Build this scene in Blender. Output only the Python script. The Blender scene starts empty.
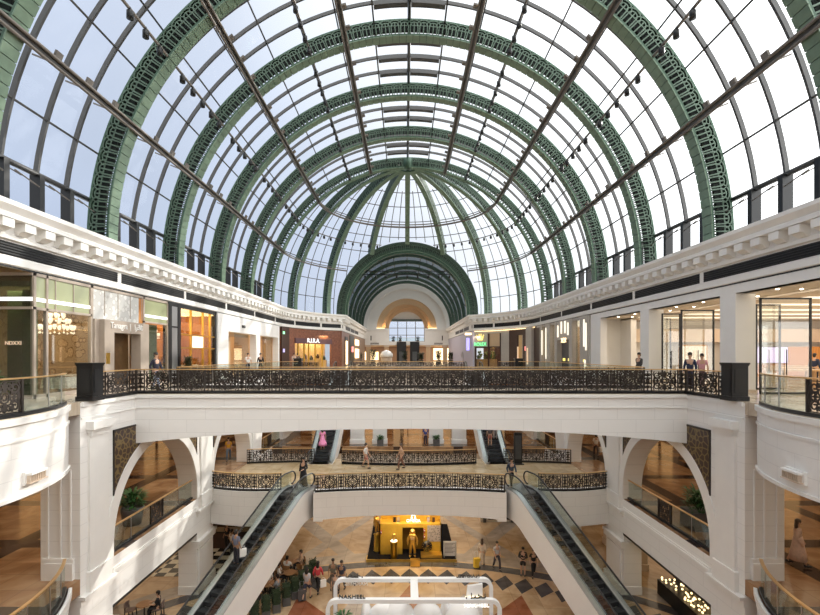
import bpy, bmesh, math, random
from mathutils import Vector, Matrix
R_ = math.radians
random.seed(7)
SC = bpy.context.scene
COL = SC.collection
PI = math.pi
# ------------------------------------------------------------------ constants (metres; upper floor = 0)
F, CX, CY, EYE, CAMX = 455.0, 405.5, 354.0, 1.7, -0.25
ZM, ZG = -6.3, -11.6          # middle and ground floor
XW, XP = 11.8, 14.4           # arcade wall plane, shopfront plane
ROUT, RIN, ZC = 16.07, 15.0, 7.4
S = 6.94
RIBY = [15.96, 22.9, 29.84, 36.78, 43.72, 50.66]
YD = 50.66                    # centre of the half dome
XV, RV = 8.9, 9.8             # passage half width / mouth arch radius
YV = YD + math.sqrt(16.0**2 - RV**2)
YE = 97.0

def P(px, py, d):
    """world point seen at a pixel of the photograph at depth d"""
    return Vector(((px-CX)*d/F+CAMX, d, EYE-(py-CY)*d/F))
def onx(px, X):               # depth where a pixel column meets the plane x = X
    return (X-CAMX)*F/(px-CX)
def onz(px, py, z):           # point on the horizontal plane z
    d = (EYE-z)*F/(py-CY)
    return P(px, py, d)

# ------------------------------------------------------------------ materials
def new_mat(name):
    m = bpy.data.materials.new(name); m.use_nodes = True
    nt = m.node_tree; b = nt.nodes['Principled BSDF']
    return m, nt, b
def N(nt, t, **kw):
    n = nt.nodes.new(t)
    for k, v in kw.items():
        setattr(n, k, v)
    return n
def setc(b, c): b.inputs['Base Color'].default_value = (c[0], c[1], c[2], 1)
def mat(name, c, rough=.5, metal=0, var=0.0, scale=4.0, spec=None, bump=0):
    m, nt, b = new_mat(name); setc(b, c)
    b.inputs['Roughness'].default_value = rough; b.inputs['Metallic'].default_value = metal
    if spec is not None: b.inputs['Specular IOR Level'].default_value = spec
    if var or bump:
        tc = N(nt, 'ShaderNodeTexCoord'); no = N(nt, 'ShaderNodeTexNoise')
        no.inputs['Scale'].default_value = scale; no.inputs['Detail'].default_value = 5
        nt.links.new(tc.outputs['Object'], no.inputs['Vector'])
        if var:
            cr = N(nt, 'ShaderNodeValToRGB')
            cr.color_ramp.elements[0].position = .3; cr.color_ramp.elements[1].position = .7
            cr.color_ramp.elements[0].color = (*[max(0, x*(1-var)) for x in c], 1)
            cr.color_ramp.elements[1].color = (*[min(1, x*(1+var)) for x in c], 1)
            nt.links.new(no.outputs['Fac'], cr.inputs['Fac']); nt.links.new(cr.outputs['Color'], b.inputs['Base Color'])
        if bump:
            bp = N(nt, 'ShaderNodeBump'); bp.inputs['Strength'].default_value = bump
            nt.links.new(no.outputs['Fac'], bp.inputs['Height']); nt.links.new(bp.outputs['Normal'], b.inputs['Normal'])
    return m
def emis(name, c, s, base=(.8, .8, .8)):
    m, nt, b = new_mat(name); setc(b, base)
    b.inputs['Emission Color'].default_value = (*c, 1); b.inputs['Emission Strength'].default_value = s
    return m
def glassm(name, tint=(1, 1, 1), refl=.08, rough=.02, fr=.35):
    m = bpy.data.materials.new(name); m.use_nodes = True; nt = m.node_tree; nt.nodes.clear()
    o = N(nt, 'ShaderNodeOutputMaterial'); mx = N(nt, 'ShaderNodeMixShader')
    t = N(nt, 'ShaderNodeBsdfTransparent'); g = N(nt, 'ShaderNodeBsdfGlossy')
    t.inputs['Color'].default_value = (*tint, 1); g.inputs['Roughness'].default_value = rough
    lw = N(nt, 'ShaderNodeLayerWeight'); lw.inputs['Blend'].default_value = .25
    mm = N(nt, 'ShaderNodeMath', operation='MULTIPLY_ADD'); mm.inputs[1].default_value = fr; mm.inputs[2].default_value = refl
    nt.links.new(lw.outputs['Fresnel'], mm.inputs[0]); nt.links.new(mm.outputs[0], mx.inputs[0])
    nt.links.new(t.outputs[0], mx.inputs[1]); nt.links.new(g.outputs[0], mx.inputs[2]); nt.links.new(mx.outputs[0], o.inputs[0])
    return m
def stone(name, c, axis, bw=1.6, bh=.55, mortar=.012, dark=.86, rough=.45):
    """plastered stone with fine course lines; axis = normal axis of the wall"""
    m, nt, b = new_mat(name); b.inputs['Roughness'].default_value = rough
    tc = N(nt, 'ShaderNodeTexCoord'); sp = N(nt, 'ShaderNodeSeparateXYZ'); cb = N(nt, 'ShaderNodeCombineXYZ')
    geo = N(nt, 'ShaderNodeNewGeometry')
    nt.links.new(geo.outputs['Position'], sp.inputs[0])
    nt.links.new(sp.outputs['Y' if axis == 'X' else 'X'], cb.inputs['X']); nt.links.new(sp.outputs['Z'], cb.inputs['Y'])
    br = N(nt, 'ShaderNodeTexBrick'); br.inputs['Scale'].default_value = 1
    br.inputs['Brick Width'].default_value = bw; br.inputs['Row Height'].default_value = bh; br.inputs['Mortar Size'].default_value = mortar
    br.inputs['Mortar Smooth'].default_value = .3
    br.inputs['Color1'].default_value = (*c, 1); br.inputs['Color2'].default_value = (*[x*.985 for x in c], 1)
    br.inputs['Mortar'].default_value = (*[x*dark for x in c], 1)
    nt.links.new(cb.outputs[0], br.inputs['Vector']); nt.links.new(br.outputs['Color'], b.inputs['Base Color'])
    return m
def marble(name, c1, c2, c3, tile=1.0, rough=.18, band=None, bandc=(.05, .04, .035)):
    m, nt, b = new_mat(name); b.inputs['Roughness'].default_value = rough
    tc = N(nt, 'ShaderNodeNewGeometry')
    no = N(nt, 'ShaderNodeTexNoise'); no.inputs['Scale'].default_value = .8; no.inputs['Detail'].default_value = 9; no.inputs['Distortion'].default_value = 1.2
    nt.links.new(tc.outputs['Position'], no.inputs['Vector'])
    cr = N(nt, 'ShaderNodeValToRGB'); e = cr.color_ramp.elements
    e[0].position = .32; e[0].color = (*c1, 1); e[1].position = .68; e[1].color = (*c3, 1)
    x = e.new(.5); x.color = (*c2, 1)
    nt.links.new(no.outputs['Fac'], cr.inputs['Fac'])
    br = N(nt, 'ShaderNodeTexBrick'); br.offset = 0; br.inputs['Scale'].default_value = 1
    br.inputs['Brick Width'].default_value = tile; br.inputs['Row Height'].default_value = tile; br.inputs['Mortar Size'].default_value = .012
    br.inputs['Color1'].default_value = (1, 1, 1, 1); br.inputs['Color2'].default_value = (.82, .82, .82, 1); br.inputs['Mortar'].default_value = (.6, .6, .6, 1)
    nt.links.new(tc.outputs['Position'], br.inputs['Vector'])
    mx = N(nt, 'ShaderNodeMix', data_type='RGBA', blend_type='MULTIPLY'); mx.inputs[0].default_value = 1
    nt.links.new(cr.outputs['Color'], mx.inputs[6]); nt.links.new(br.outputs['Color'], mx.inputs[7])
    out = mx.outputs[2]
    if band:
        pit, wid = band
        sp = N(nt, 'ShaderNodeSeparateXYZ'); nt.links.new(tc.outputs['Position'], sp.inputs[0])
        fac = None
        for ax, off in (('X', .9), ('Y', 1.6)):
            ad = N(nt, 'ShaderNodeMath', operation='ADD'); ad.inputs[1].default_value = off
            pp = N(nt, 'ShaderNodeMath', operation='PINGPONG'); pp.inputs[1].default_value = pit/2
            lt = N(nt, 'ShaderNodeMath', operation='LESS_THAN'); lt.inputs[1].default_value = wid/2
            nt.links.new(sp.outputs[ax], ad.inputs[0]); nt.links.new(ad.outputs[0], pp.inputs[0]); nt.links.new(pp.outputs[0], lt.inputs[0])
            if fac is None: fac = lt.outputs[0]
            else:
                mxm = N(nt, 'ShaderNodeMath', operation='MAXIMUM'); nt.links.new(fac, mxm.inputs[0]); nt.links.new(lt.outputs[0], mxm.inputs[1]); fac = mxm.outputs[0]
        m2 = N(nt, 'ShaderNodeMix', data_type='RGBA'); nt.links.new(fac, m2.inputs[0]); nt.links.new(out, m2.inputs[6]); m2.inputs[7].default_value = (*bandc, 1)
        out = m2.outputs[2]
    nt.links.new(out, b.inputs['Base Color'])
    return m
def voro(name, c1, c2, scale, rough=.4, lo=.03, hi=.06, edge=True, metal=0):
    """rings / cells ornament"""
    m, nt, b = new_mat(name); b.inputs['Roughness'].default_value = rough; b.inputs['Metallic'].default_value = metal
    tc = N(nt, 'ShaderNodeNewGeometry'); vo = N(nt, 'ShaderNodeTexVoronoi'); vo.inputs['Scale'].default_value = scale
    if edge: vo.feature = 'DISTANCE_TO_EDGE'
    nt.links.new(tc.outputs['Position'], vo.inputs['Vector'])
    cr = N(nt, 'ShaderNodeValToRGB'); e = cr.color_ramp.elements
    e[0].position = lo; e[0].color = (*c1, 1); e[1].position = hi; e[1].color = (*c2, 1)
    nt.links.new(vo.outputs['Distance'], cr.inputs['Fac']); nt.links.new(cr.outputs['Color'], b.inputs['Base Color'])
    return m
def rings(name, c1, c2, scale, rough=.5):
    m, nt, b = new_mat(name); b.inputs['Roughness'].default_value = rough
    tc = N(nt, 'ShaderNodeNewGeometry'); vo = N(nt, 'ShaderNodeTexVoronoi'); vo.inputs['Scale'].default_value = scale
    nt.links.new(tc.outputs['Position'], vo.inputs['Vector'])
    cr = N(nt, 'ShaderNodeValToRGB'); cr.color_ramp.interpolation = 'CONSTANT'; e = cr.color_ramp.elements
    e[0].position = 0; e[0].color = (*c2, 1); e[1].position = .40; e[1].color = (*c1, 1)
    x = e.new(.47); x.color = (*[v*.8 for v in c2], 1)
    nt.links.new(vo.outputs['Distance'], cr.inputs['Fac']); nt.links.new(cr.outputs['Color'], b.inputs['Base Color'])
    return m
def checker(name, c1, c2, scale, rough=.2):
    m, nt, b = new_mat(name); b.inputs['Roughness'].default_value = rough
    tc = N(nt, 'ShaderNodeNewGeometry'); ck = N(nt, 'ShaderNodeTexChecker'); ck.inputs['Scale'].default_value = scale
    ck.inputs['Color1'].default_value = (*c1, 1); ck.inputs['Color2'].default_value = (*c2, 1)
    nt.links.new(tc.outputs['Position'], ck.inputs['Vector']); nt.links.new(ck.outputs['Color'], b.inputs['Base Color'])
    return m
def wood(name, c1, c2, rough=.4, scale=3):
    m, nt, b = new_mat(name); b.inputs['Roughness'].default_value = rough
    tc = N(nt, 'ShaderNodeNewGeometry'); wv = N(nt, 'ShaderNodeTexWave'); wv.inputs['Scale'].default_value = scale
    wv.inputs['Distortion'].default_value = 6; wv.inputs['Detail'].default_value = 3
    nt.links.new(tc.outputs['Position'], wv.inputs['Vector'])
    cr = N(nt, 'ShaderNodeValToRGB'); cr.color_ramp.elements[0].color = (*c1, 1); cr.color_ramp.elements[1].color = (*c2, 1)
    nt.links.new(wv.outputs['Fac'], cr.inputs['Fac']); nt.links.new(cr.outputs['Color'], b.inputs['Base Color'])
    return m

CREAM = (.83, .81, .78)
M = dict(
    white=mat('white_plaster', CREAM, .5, var=.02, scale=1.5),
    stoneX=stone('stone_side_wall', CREAM, 'X'), stoneY=stone('stone_front', CREAM, 'Y'),
    trim=mat('cornice_white', (.83, .81, .775), .5, var=.02, scale=2),
    green=mat('green_ironwork', (.045, .095, .06), .42, .25, var=.15, scale=5),
    greenloop=mat('green_loops', (.085, .135, .095), .4, .2, var=.15, scale=5),
    greensoff=stone('green_soffit', (.24, .36, .25), 'X', 5, .42, .03, .35, .4),
    greendark=mat('dark_green_core', (.012, .02, .016), .6),
    mull=mat('grey_mullion', (.075, .074, .073), .45, .3),
    pipe=mat('brown_grey_pipe', (.16, .14, .12), .45, .3),
    black=mat('black_metal', (.012, .012, .013), .35, .2),
    vent=mat('vent_black', (.01, .01, .011), .5),
    lamp=mat('spot_black', (.02, .02, .02), .4, .4),
    roofglass=glassm('roof_glass', (.95, .97, .98), .008, .05, .03),
    glass=glassm('balustrade_glass', (.90, .945, .925), .03, .02, .2),
    shopglass=glassm('shop_glass', (.93, .94, .92), .06),
    darkglass=glassm('dark_shop_glass', (.5, .55, .5), .1),
    brass=mat('brass_handrail', (.72, .47, .22), .3, .7, var=.06, scale=3),
    gold=mat('gold', (.75, .46, .10), .28, .9, var=.05),
    goldwall=mat('gold_panel', (.62, .38, .05), .35, .55, var=.06),
    iron=mat('ornate_iron', (.035, .026, .021), .6, .2, var=.2, scale=9),
    ironp=mat('iron_post', (.04, .032, .028), .4, .4, var=.1),
    steel=mat('steel', (.50, .50, .50), .3, .85),
    darksteel=mat('dark_steel', (.10, .105, .11), .3, .7, var=.1),
    rubber=mat('handrail_rubber', (.012, .012, .014), .35),
    step=mat('escalator_step', (.05, .052, .055), .45, .5, var=.2, scale=20),
    floorG=marble('ground_marble', (.40, .26, .14), (.50, .34, .20), (.58, .42, .26), 1.4, .16),
    floorM=marble('middle_marble', (.27, .14, .07), (.34, .19, .095), (.42, .26, .14), 1.1, .15, (5.2, .8), (.05, .03, .022)),
    floorB=marble('bridge_marble', (.42, .30, .16), (.52, .39, .23), (.60, .47, .30), .9, .2),
    floorU=marble('upper_marble', (.45, .36, .26), (.55, .46, .35), (.62, .53, .42), 1.0, .18),
    inlayred=marble('inlay_red', (.22, .07, .03), (.28, .10, .05), (.33, .13, .07), 1.4, .16),
    inlaydark=marble('inlay_dark', (.045, .042, .045), (.065, .06, .062), (.09, .085, .085), 1.4, .16),
    inlaygrey=marble('inlay_grey', (.30, .24, .19), (.38, .31, .25), (.46, .39, .32), 1.4, .16),
    checker=checker('checker_tiles', (.65, .60, .50), (.012, .012, .012), 1.7),
    mosaic=voro('spandrel_mosaic', (.20, .14, .055), (.05, .026, .02), 4.2, .4, .06, .13),
    ceil=mat('gallery_ceiling', (.74, .66, .56), .7, var=.02),
    beige=mat('beige_stone', (.62, .50, .39), .5, var=.05, scale=2),
    taupe=mat('taupe_portal', (.40, .33, .27), .4, var=.04),
    brownwall=mat('brown_shop_wall', (.21, .08, .045), .35, var=.45, scale=6),
    darkbrown=mat('dark_brown', (.05, .022, .015), .4, var=.2),
    orangewood=wood('orange_wood', (.42, .16, .035), (.55, .24, .06), .35, 1.5),
    tablewood=wood('oak_table', (.48, .29, .13), (.58, .37, .18), .4, 3),
    curtain=mat('green_curtain', (.24, .30, .17), .8, var=.12, scale=10),
    circles=rings('circle_wall_tan', (.22, .13, .06), (.55, .40, .25), 2.3),
    circlesw=rings('circle_wall_pale', (.44, .42, .39), (.66, .65, .62), 3.4),
    greenreflect=mat('transom_reflection', (.36, .38, .22), .12, 0, var=.05, scale=1),  # opaque green painted in for the reflection on the upper panes
    slate=glassm('tinted_vault_glass', (.42, .44, .445), .01, .1, .05), slate_old=mat('slate_vault', (.055, .062, .068), .35, .3, var=.25, scale=.7),
    slatebar=mat('slate_bar', (.10, .13, .125), .4, .3),
    tan=mat('tan_arch', (.62, .44, .27), .6, var=.04),
    greywall=mat('grey_shop_front', (.46, .42, .37), .5, var=.05),
    leaf=mat('leaf', (.035, .11, .025), .5, var=.4, scale=15),
    leafdark=mat('leaf_dark', (.018, .036, .014), .5, var=.4, scale=10),
    pot=mat('grey_pot', (.09, .085, .085), .5, var=.1),
    cloth=mat('white_cloth', (.82, .78, .70), .8, var=.04, scale=8),
    chair=mat('dark_chair', (.03, .025, .022), .5, var=.2),
    woodchair=mat('wood_chair', (.30, .15, .06), .45, var=.2),
    cushion=mat('mauve_chair', (.20, .14, .12), .7, var=.1),
    carpet=mat('black_carpet', (.008, .007, .008), .9, spec=.1),
    booth=mat('white_lacquer', (.85, .85, .85), .25),
    crystal=emis('crystal', (1, .82, .6), 1.6, (.9, .85, .8)),
    skin1=mat('skin_light', (.55, .33, .22), .5), skin2=mat('skin_tan', (.33, .18, .10), .5),
    hair=mat('hair_dark', (.015, .011, .009), .5), hairb=mat('hair_brown', (.06, .035, .02), .5),
    shoe=mat('shoe', (.02, .018, .018), .5),
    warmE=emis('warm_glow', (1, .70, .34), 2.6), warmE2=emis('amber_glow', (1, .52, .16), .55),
    dlE=emis('downlight_glow', (1, .88, .68), 14), whiteE=emis('white_sign', (1, .98, .94), 1.25),
    greenE=emis('green_sign', (.02, .9, .25), 1.5), yellowE=emis('yellow_sign', (1, .72, .05), 1.4), redE=emis('red_sign', (1, .05, .04), 1.2),
    purpleE=emis('purple_screen', (.22, .14, .85), .9), blueE=emis('blue_sign', (.22, .18, 1), 1.4),
    whitesign=mat('sign_white', (.9, .88, .85), .4), blacksign=mat('sign_black', (.02, .02, .02), .4),
)
_fab = {}
def fabric(c):
    k = tuple(round(x, 3) for x in c)
    if k not in _fab: _fab[k] = mat('cloth_%d' % len(_fab), c, .8, var=.12, scale=12)
    return _fab[k]

# ------------------------------------------------------------------ mesh builder
class MB:
    def __init__(s): s.v = []; s.f = []; s.m = []; s.mi = 0; s.smooth = []; s.sm = False
    def add(s, vs, fs):
        b = len(s.v); s.v += [tuple(v) for v in vs]
        for f in fs: s.f.append(tuple(b+i for i in f)); s.m.append(s.mi); s.smooth.append(s.sm)
    def box(s, x0, y0, z0, x1, y1, z1):
        s.add([(x0,y0,z0),(x1,y0,z0),(x1,y1,z0),(x0,y1,z0),(x0,y0,z1),(x1,y0,z1),(x1,y1,z1),(x0,y1,z1)],
              [(0,3,2,1),(4,5,6,7),(0,1,5,4),(1,2,6,5),(2,3,7,6),(3,0,4,7)]); return s
    def obox(s, c, ax, ay, az):
        """box from centre and three half vectors"""
        c, ax, ay, az = map(Vector, (c, ax, ay, az))
        vs = [c+i*ax+j*ay+k*az for k in (-1, 1) for (i, j) in ((-1,-1),(1,-1),(1,1),(-1,1))]
        s.add(vs, [(0,3,2,1),(4,5,6,7),(0,1,5,4),(1,2,6,5),(2,3,7,6),(3,0,4,7)]); return s
    def beam(s, a, b, w, h, up=(0, 0, 1)):
        a, b = Vector(a), Vector(b); d = b-a
        if d.length < 1e-6: return s
        t = d.normalized(); u = Vector(up)
        n = t.cross(u)
        if n.length < 1e-4: n = t.cross(Vector((1, 0, 0)))
        n.normalize(); k = n.cross(t)
        return s.obox((a+b)/2, d/2, n*(w/2), k*(h/2))
    def tube(s, pts, r, n=8, cap=True):
        pts = [Vector(p) for p in pts]; b = len(s.v); rings = []
        prev = None
        for i, p in enumerate(pts):
            t = (pts[min(i+1, len(pts)-1)]-pts[max(i-1, 0)]).normalized()
            if prev is None:
                u = t.cross(Vector((0, 0, 1)));
                if u.length < 1e-3: u = t.cross(Vector((1, 0, 0)))
            else: u = prev-t*prev.dot(t)
            u.normalize(); prev = u; w = t.cross(u)
            rr = r[i] if isinstance(r, (list, tuple)) else r
            rings.append([p+u*rr*math.cos(2*PI*k/n)+w*rr*math.sin(2*PI*k/n) for k in range(n)])
        vs = [v for g in rings for v in g]; fs = []
        for i in range(len(pts)-1):
            for k in range(n):
                a = i*n+k; c = i*n+(k+1) % n; fs.append((a, c, c+n, a+n))
        if cap: fs += [tuple(range(n))[::-1], tuple(range((len(pts)-1)*n, len(pts)*n))]
        o = s.sm; s.sm = n > 5; s.add(vs, fs); s.sm = o; return s
    def lathe(s, prof, c=(0, 0, 0), n=20, smooth=True):
        vs = []; fs = []; c = Vector(c)
        for r, z in prof:
            for k in range(n): vs.append(c+Vector((r*math.cos(2*PI*k/n), r*math.sin(2*PI*k/n), z)))
        for i in range(len(prof)-1):
            for k in range(n):
                a = i*n+k; b = i*n+(k+1) % n; fs.append((a, b, b+n, a+n))
        fs.append(tuple(range(n))[::-1]); fs.append(tuple(range((len(prof)-1)*n, len(prof)*n)))
        o = s.sm; s.sm = smooth; s.add(vs, fs); s.sm = o; return s
    def ball(s, c, r, n=10, sq=(1, 1, 1)):
        prof = []; m = max(4, n//2)
        vs = []; fs = []; c = Vector(c)
        for i in range(m+1):
            a = -PI/2+PI*i/m
            for k in range(n):
                vs.append(c+Vector((r*sq[0]*math.cos(a)*math.cos(2*PI*k/n), r*sq[1]*math.cos(a)*math.sin(2*PI*k/n), r*sq[2]*math.sin(a))))
        for i in range(m):
            for k in range(n):
                a = i*n+k; b = i*n+(k+1) % n; fs.append((a, b, b+n, a+n))
        o = s.sm; s.sm = True; s.add(vs, fs); s.sm = o; return s
    def prism(s, poly, off, flip=False):
        """polygon (3-D points) extruded by a vector"""
        n = len(poly); off = Vector(off); a = [Vector(p) for p in poly]
        vs = a+[p+off for p in a]
        fs = [tuple(range(n))[::-1], tuple(range(n, 2*n))]+[(i, (i+1) % n, n+(i+1) % n, n+i) for i in range(n)]
        s.add(vs, fs); return s
    def slab(s, poly, z0, z1): return s.prism([(x, y, z0) for x, y in poly], (0, 0, z1-z0))
    def sweep(s, path, prof, closed=False, caps=True):
        """plan path [(x,y)], profile [(u,z)], u to the left of the travel direction"""
        n = len(path); m = len(prof); vs = []
        for i, p in enumerate(path):
            p = Vector(p)
            d0 = (p-Vector(path[i-1])).normalized() if i else None
            d1 = (Vector(path[i+1])-p).normalized() if i < n-1 else None
            if d0 is None: d0 = d1
            if d1 is None: d1 = d0
            n0 = Vector((-d0.y, d0.x)); n1 = Vector((-d1.y, d1.x)); nn = (n0+n1)
            nn = nn.normalized() if nn.length > 1e-6 else n0
            k = 1/max(.3, nn.dot(n0))
            for u, z in prof: vs.append((p.x+nn.x*u*k, p.y+nn.y*u*k, z))
        fs = []
        for i in range(n-1):
            for j in range(m):
                a = i*m+j; b = i*m+(j+1) % m; fs.append((a, b, b+m, a+m))
        if caps: fs += [tuple(range(m)), tuple(range((n-1)*m, n*m))[::-1]]
        s.add(vs, fs); return s
    def ribbon(s, pts, w, nrm, d):
        """flat bar along a polyline: width w in the plane, depth d along nrm"""
        pts = [Vector(p) for p in pts]; nrm = Vector(nrm).normalized(); vs = []
        for i, p in enumerate(pts):
            t = (pts[min(i+1, len(pts)-1)]-pts[max(i-1, 0)])
            if t.length < 1e-9: t = Vector((0, 0, 1))
            q = nrm.cross(t.normalized())*(w/2); h = nrm*(d/2)
            vs += [p-q-h, p+q-h, p+q+h, p-q+h]
        fs = []
        for i in range(len(pts)-1):
            a = i*4
            for k in range(4): fs.append((a+k, a+(k+1) % 4, a+4+(k+1) % 4, a+4+k))
        e = (len(pts)-1)*4
        fs += [(3, 2, 1, 0), (e, e+1, e+2, e+3)]
        s.add(vs, fs); return s
    def xf(s, mtx, start=0):
        for i in range(start, len(s.v)): s.v[i] = tuple(mtx @ Vector(s.v[i]))
        return s
    def mesh(s, name, mats):
        me = bpy.data.meshes.new(name); me.from_pydata(s.v, [], s.f)
        mats = mats if isinstance(mats, (list, tuple)) else [mats]
        for m in mats: me.materials.append(m)
        me.polygons.foreach_set('material_index', s.m); me.polygons.foreach_set('use_smooth', s.smooth)
        bm = bmesh.new(); bm.from_mesh(me); bmesh.ops.recalc_face_normals(bm, faces=bm.faces); bm.to_mesh(me); bm.free()
        me.update(); return me
    def build(s, name, mats, parent=None, loc=None, rz=0, world=False):
        """world=True: vertices are world coordinates, moved into the parent's frame"""
        if world and parent is not None:
            inv = (Matrix.Translation(parent.location) @ parent.rotation_euler.to_matrix().to_4x4()).inverted()
            s.xf(inv)
        o = bpy.data.objects.new(name, s.mesh(name, mats)); COL.objects.link(o)
        if parent is not None: o.parent = parent
        if loc is not None: o.location = loc
        o.rotation_euler.z = rz
        return o
def tag(o, label, cat, group=None, kind=None):
    if label: o['label'] = label
    if cat: o['category'] = cat
    if group: o['group'] = group
    if kind: o['kind'] = kind
    return o
def thing(name, label, cat, loc=(0, 0, 0), rz=0, group=None):
    o = bpy.data.objects.new(name, None); COL.objects.link(o); o.empty_display_size = .2
    o.location = loc; o.rotation_euler = (0, 0, rz)
    return tag(o, label, cat, group)
def struct(o, label=None, cat=None):
    o['kind'] = 'structure'
    if label: o['label'] = label
    if cat: o['category'] = cat
    return o
KIDS = {}
def inst(name, me, parent, loc=(0, 0, 0), rz=0, mats=None):
    o = bpy.data.objects.new(name, me); COL.objects.link(o); o.parent = parent; o.location = loc
    o.rotation_euler = rz if isinstance(rz, tuple) else (0, 0, rz)
    if mats:
        for i, m in enumerate(mats):
            o.material_slots[i].link = 'OBJECT'; o.material_slots[i].material = m
    return o
def copytree(root, loc, rz, label=None, group=None):
    r = root.copy(); COL.objects.link(r); r.location = loc; r.rotation_euler = (0, 0, rz)
    if label: r['label'] = label
    if group: r['group'] = group
    for ch in list(root.children):
        c = ch.copy(); COL.objects.link(c); c.parent = r
        for g in list(ch.children):
            d = g.copy(); COL.objects.link(d); d.parent = c
    return r
def arcpts(cx, cy, r, a0, a1, n):
    return [(cx+r*math.cos(a0+(a1-a0)*i/n), cy+r*math.sin(a0+(a1-a0)*i/n)) for i in range(n+1)]
def area(name, loc, sx, sy, power, col=(1, .8, .55), rot=(0, 0, 0)):
    l = bpy.data.lights.new(name, 'AREA'); l.shape = 'RECTANGLE'; l.size = sx; l.size_y = sy; l.energy = power; l.color = col
    o = bpy.data.objects.new(name, l); COL.objects.link(o); o.location = loc; o.rotation_euler = rot
    return o
def text_mesh(txt, size, depth, align='CENTER', sx=1.0):
    cu = bpy.data.curves.new('lettering', 'FONT'); cu.body = txt; cu.size = size; cu.extrude = depth/2; cu.align_x = align
    o = bpy.data.objects.new('lettering', cu); COL.objects.link(o)
    bpy.context.view_layer.update()
    dg = bpy.context.evaluated_depsgraph_get()
    me = bpy.data.meshes.new_from_object(o.evaluated_get(dg))
    bpy.data.objects.remove(o); bpy.data.curves.remove(cu)
    for v in me.vertices: v.co = Vector((v.co.x*sx, -v.co.z, v.co.y))      # stands upright facing -y
    me.update(); return me
def lettering(name, txt, size, depth, m, parent, loc, rz=0, sx=1.0, align='CENTER'):
    me = text_mesh(txt, size, depth, align, sx); me.materials.clear(); me.materials.append(m)
    o = bpy.data.objects.new(name, me); COL.objects.link(o); o.location = loc; o.rotation_euler = (0, 0, rz)
    if parent is not None: o.parent = parent
    return o
# ------------------------------------------------------------------ camera, sky, sun
cam = bpy.data.cameras.new('camera'); cam.lens = F/820*36; cam.sensor_width = 36; cam.clip_end = 500; cam.clip_start = .05
cam.shift_x = 4.5/820; cam.shift_y = 46.5/820
co = bpy.data.objects.new('camera', cam); COL.objects.link(co); co.location = (CAMX, 0, EYE); co.rotation_euler = (PI/2, 0, 0)
SC.camera = co
SC.view_settings.view_transform = 'Standard'; SC.view_settings.look = 'None'; SC.view_settings.gamma = 1; SC.view_settings.exposure = 0.0
SC.cycles.use_denoising = True; SC.cycles.transparent_max_bounces = 32; SC.cycles.max_bounces = 7; SC.cycles.diffuse_bounces = 4; SC.cycles.glossy_bounces = 3
SC.cycles.sample_clamp_indirect = 6; SC.cycles.caustics_reflective = False; SC.cycles.caustics_refractive = False

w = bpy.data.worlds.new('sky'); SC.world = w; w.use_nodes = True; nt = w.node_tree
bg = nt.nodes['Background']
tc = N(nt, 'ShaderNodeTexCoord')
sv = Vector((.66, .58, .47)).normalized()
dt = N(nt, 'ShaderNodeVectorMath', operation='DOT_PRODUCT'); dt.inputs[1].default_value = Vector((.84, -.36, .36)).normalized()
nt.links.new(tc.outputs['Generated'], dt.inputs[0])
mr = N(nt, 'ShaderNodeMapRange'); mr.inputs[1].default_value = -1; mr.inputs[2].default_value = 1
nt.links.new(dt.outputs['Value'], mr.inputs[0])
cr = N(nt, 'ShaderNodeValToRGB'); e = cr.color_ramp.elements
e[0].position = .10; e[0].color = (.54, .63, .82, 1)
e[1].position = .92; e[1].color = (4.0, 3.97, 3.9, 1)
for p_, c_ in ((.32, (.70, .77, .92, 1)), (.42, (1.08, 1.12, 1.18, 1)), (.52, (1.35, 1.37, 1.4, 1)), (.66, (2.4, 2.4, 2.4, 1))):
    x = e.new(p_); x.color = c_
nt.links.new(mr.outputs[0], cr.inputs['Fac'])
no = N(nt, 'ShaderNodeTexNoise'); no.inputs['Scale'].default_value = 2.2; no.inputs['Detail'].default_value = 4
nt.links.new(tc.outputs['Generated'], no.inputs['Vector'])
m2 = N(nt, 'ShaderNodeMapRange'); m2.inputs[1].default_value = .3; m2.inputs[2].default_value = .7; m2.inputs[3].default_value = .92; m2.inputs[4].default_value = 1.08
nt.links.new(no.outputs['Fac'], m2.inputs[0])
mu = N(nt, 'ShaderNodeMix', data_type='RGBA', blend_type='MULTIPLY'); mu.inputs[0].default_value = 1
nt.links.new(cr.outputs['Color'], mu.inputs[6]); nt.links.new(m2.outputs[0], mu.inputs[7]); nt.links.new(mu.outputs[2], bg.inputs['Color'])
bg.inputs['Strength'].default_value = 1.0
sun = bpy.data.lights.new('sun', 'SUN'); sun.energy = 3.0; sun.angle = R_(.6); sun.color = (1, .94, .85)
so = bpy.data.objects.new('sun', sun); COL.objects.link(so); so.rotation_euler = (-sv).to_track_quat('-Z', 'Y').to_euler()
so.location = (40, 60, 50)

# ------------------------------------------------------------------ floors
BC, BR = (-16.85, 12.0), 6.2            # round balcony: centre and radius (mirrored on the other side)
b0 = math.acos((-XW-BC[0])/BR)          # angle where the round balcony meets the wall plane
def bulge(sgn, r=BR, n=28):
    """from front to back"""
    a = math.acos((-XW-BC[0])/r) if r > -XW-BC[0] else 0
    pts = arcpts(BC[0], BC[1], r, -a, a, n)
    return [(x if sgn < 0 else -x, y) for x, y in pts]
def mirror(pts, sgn): return [(x if sgn < 0 else -x, y) for x, y in pts]
FARY = 40.0
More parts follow.
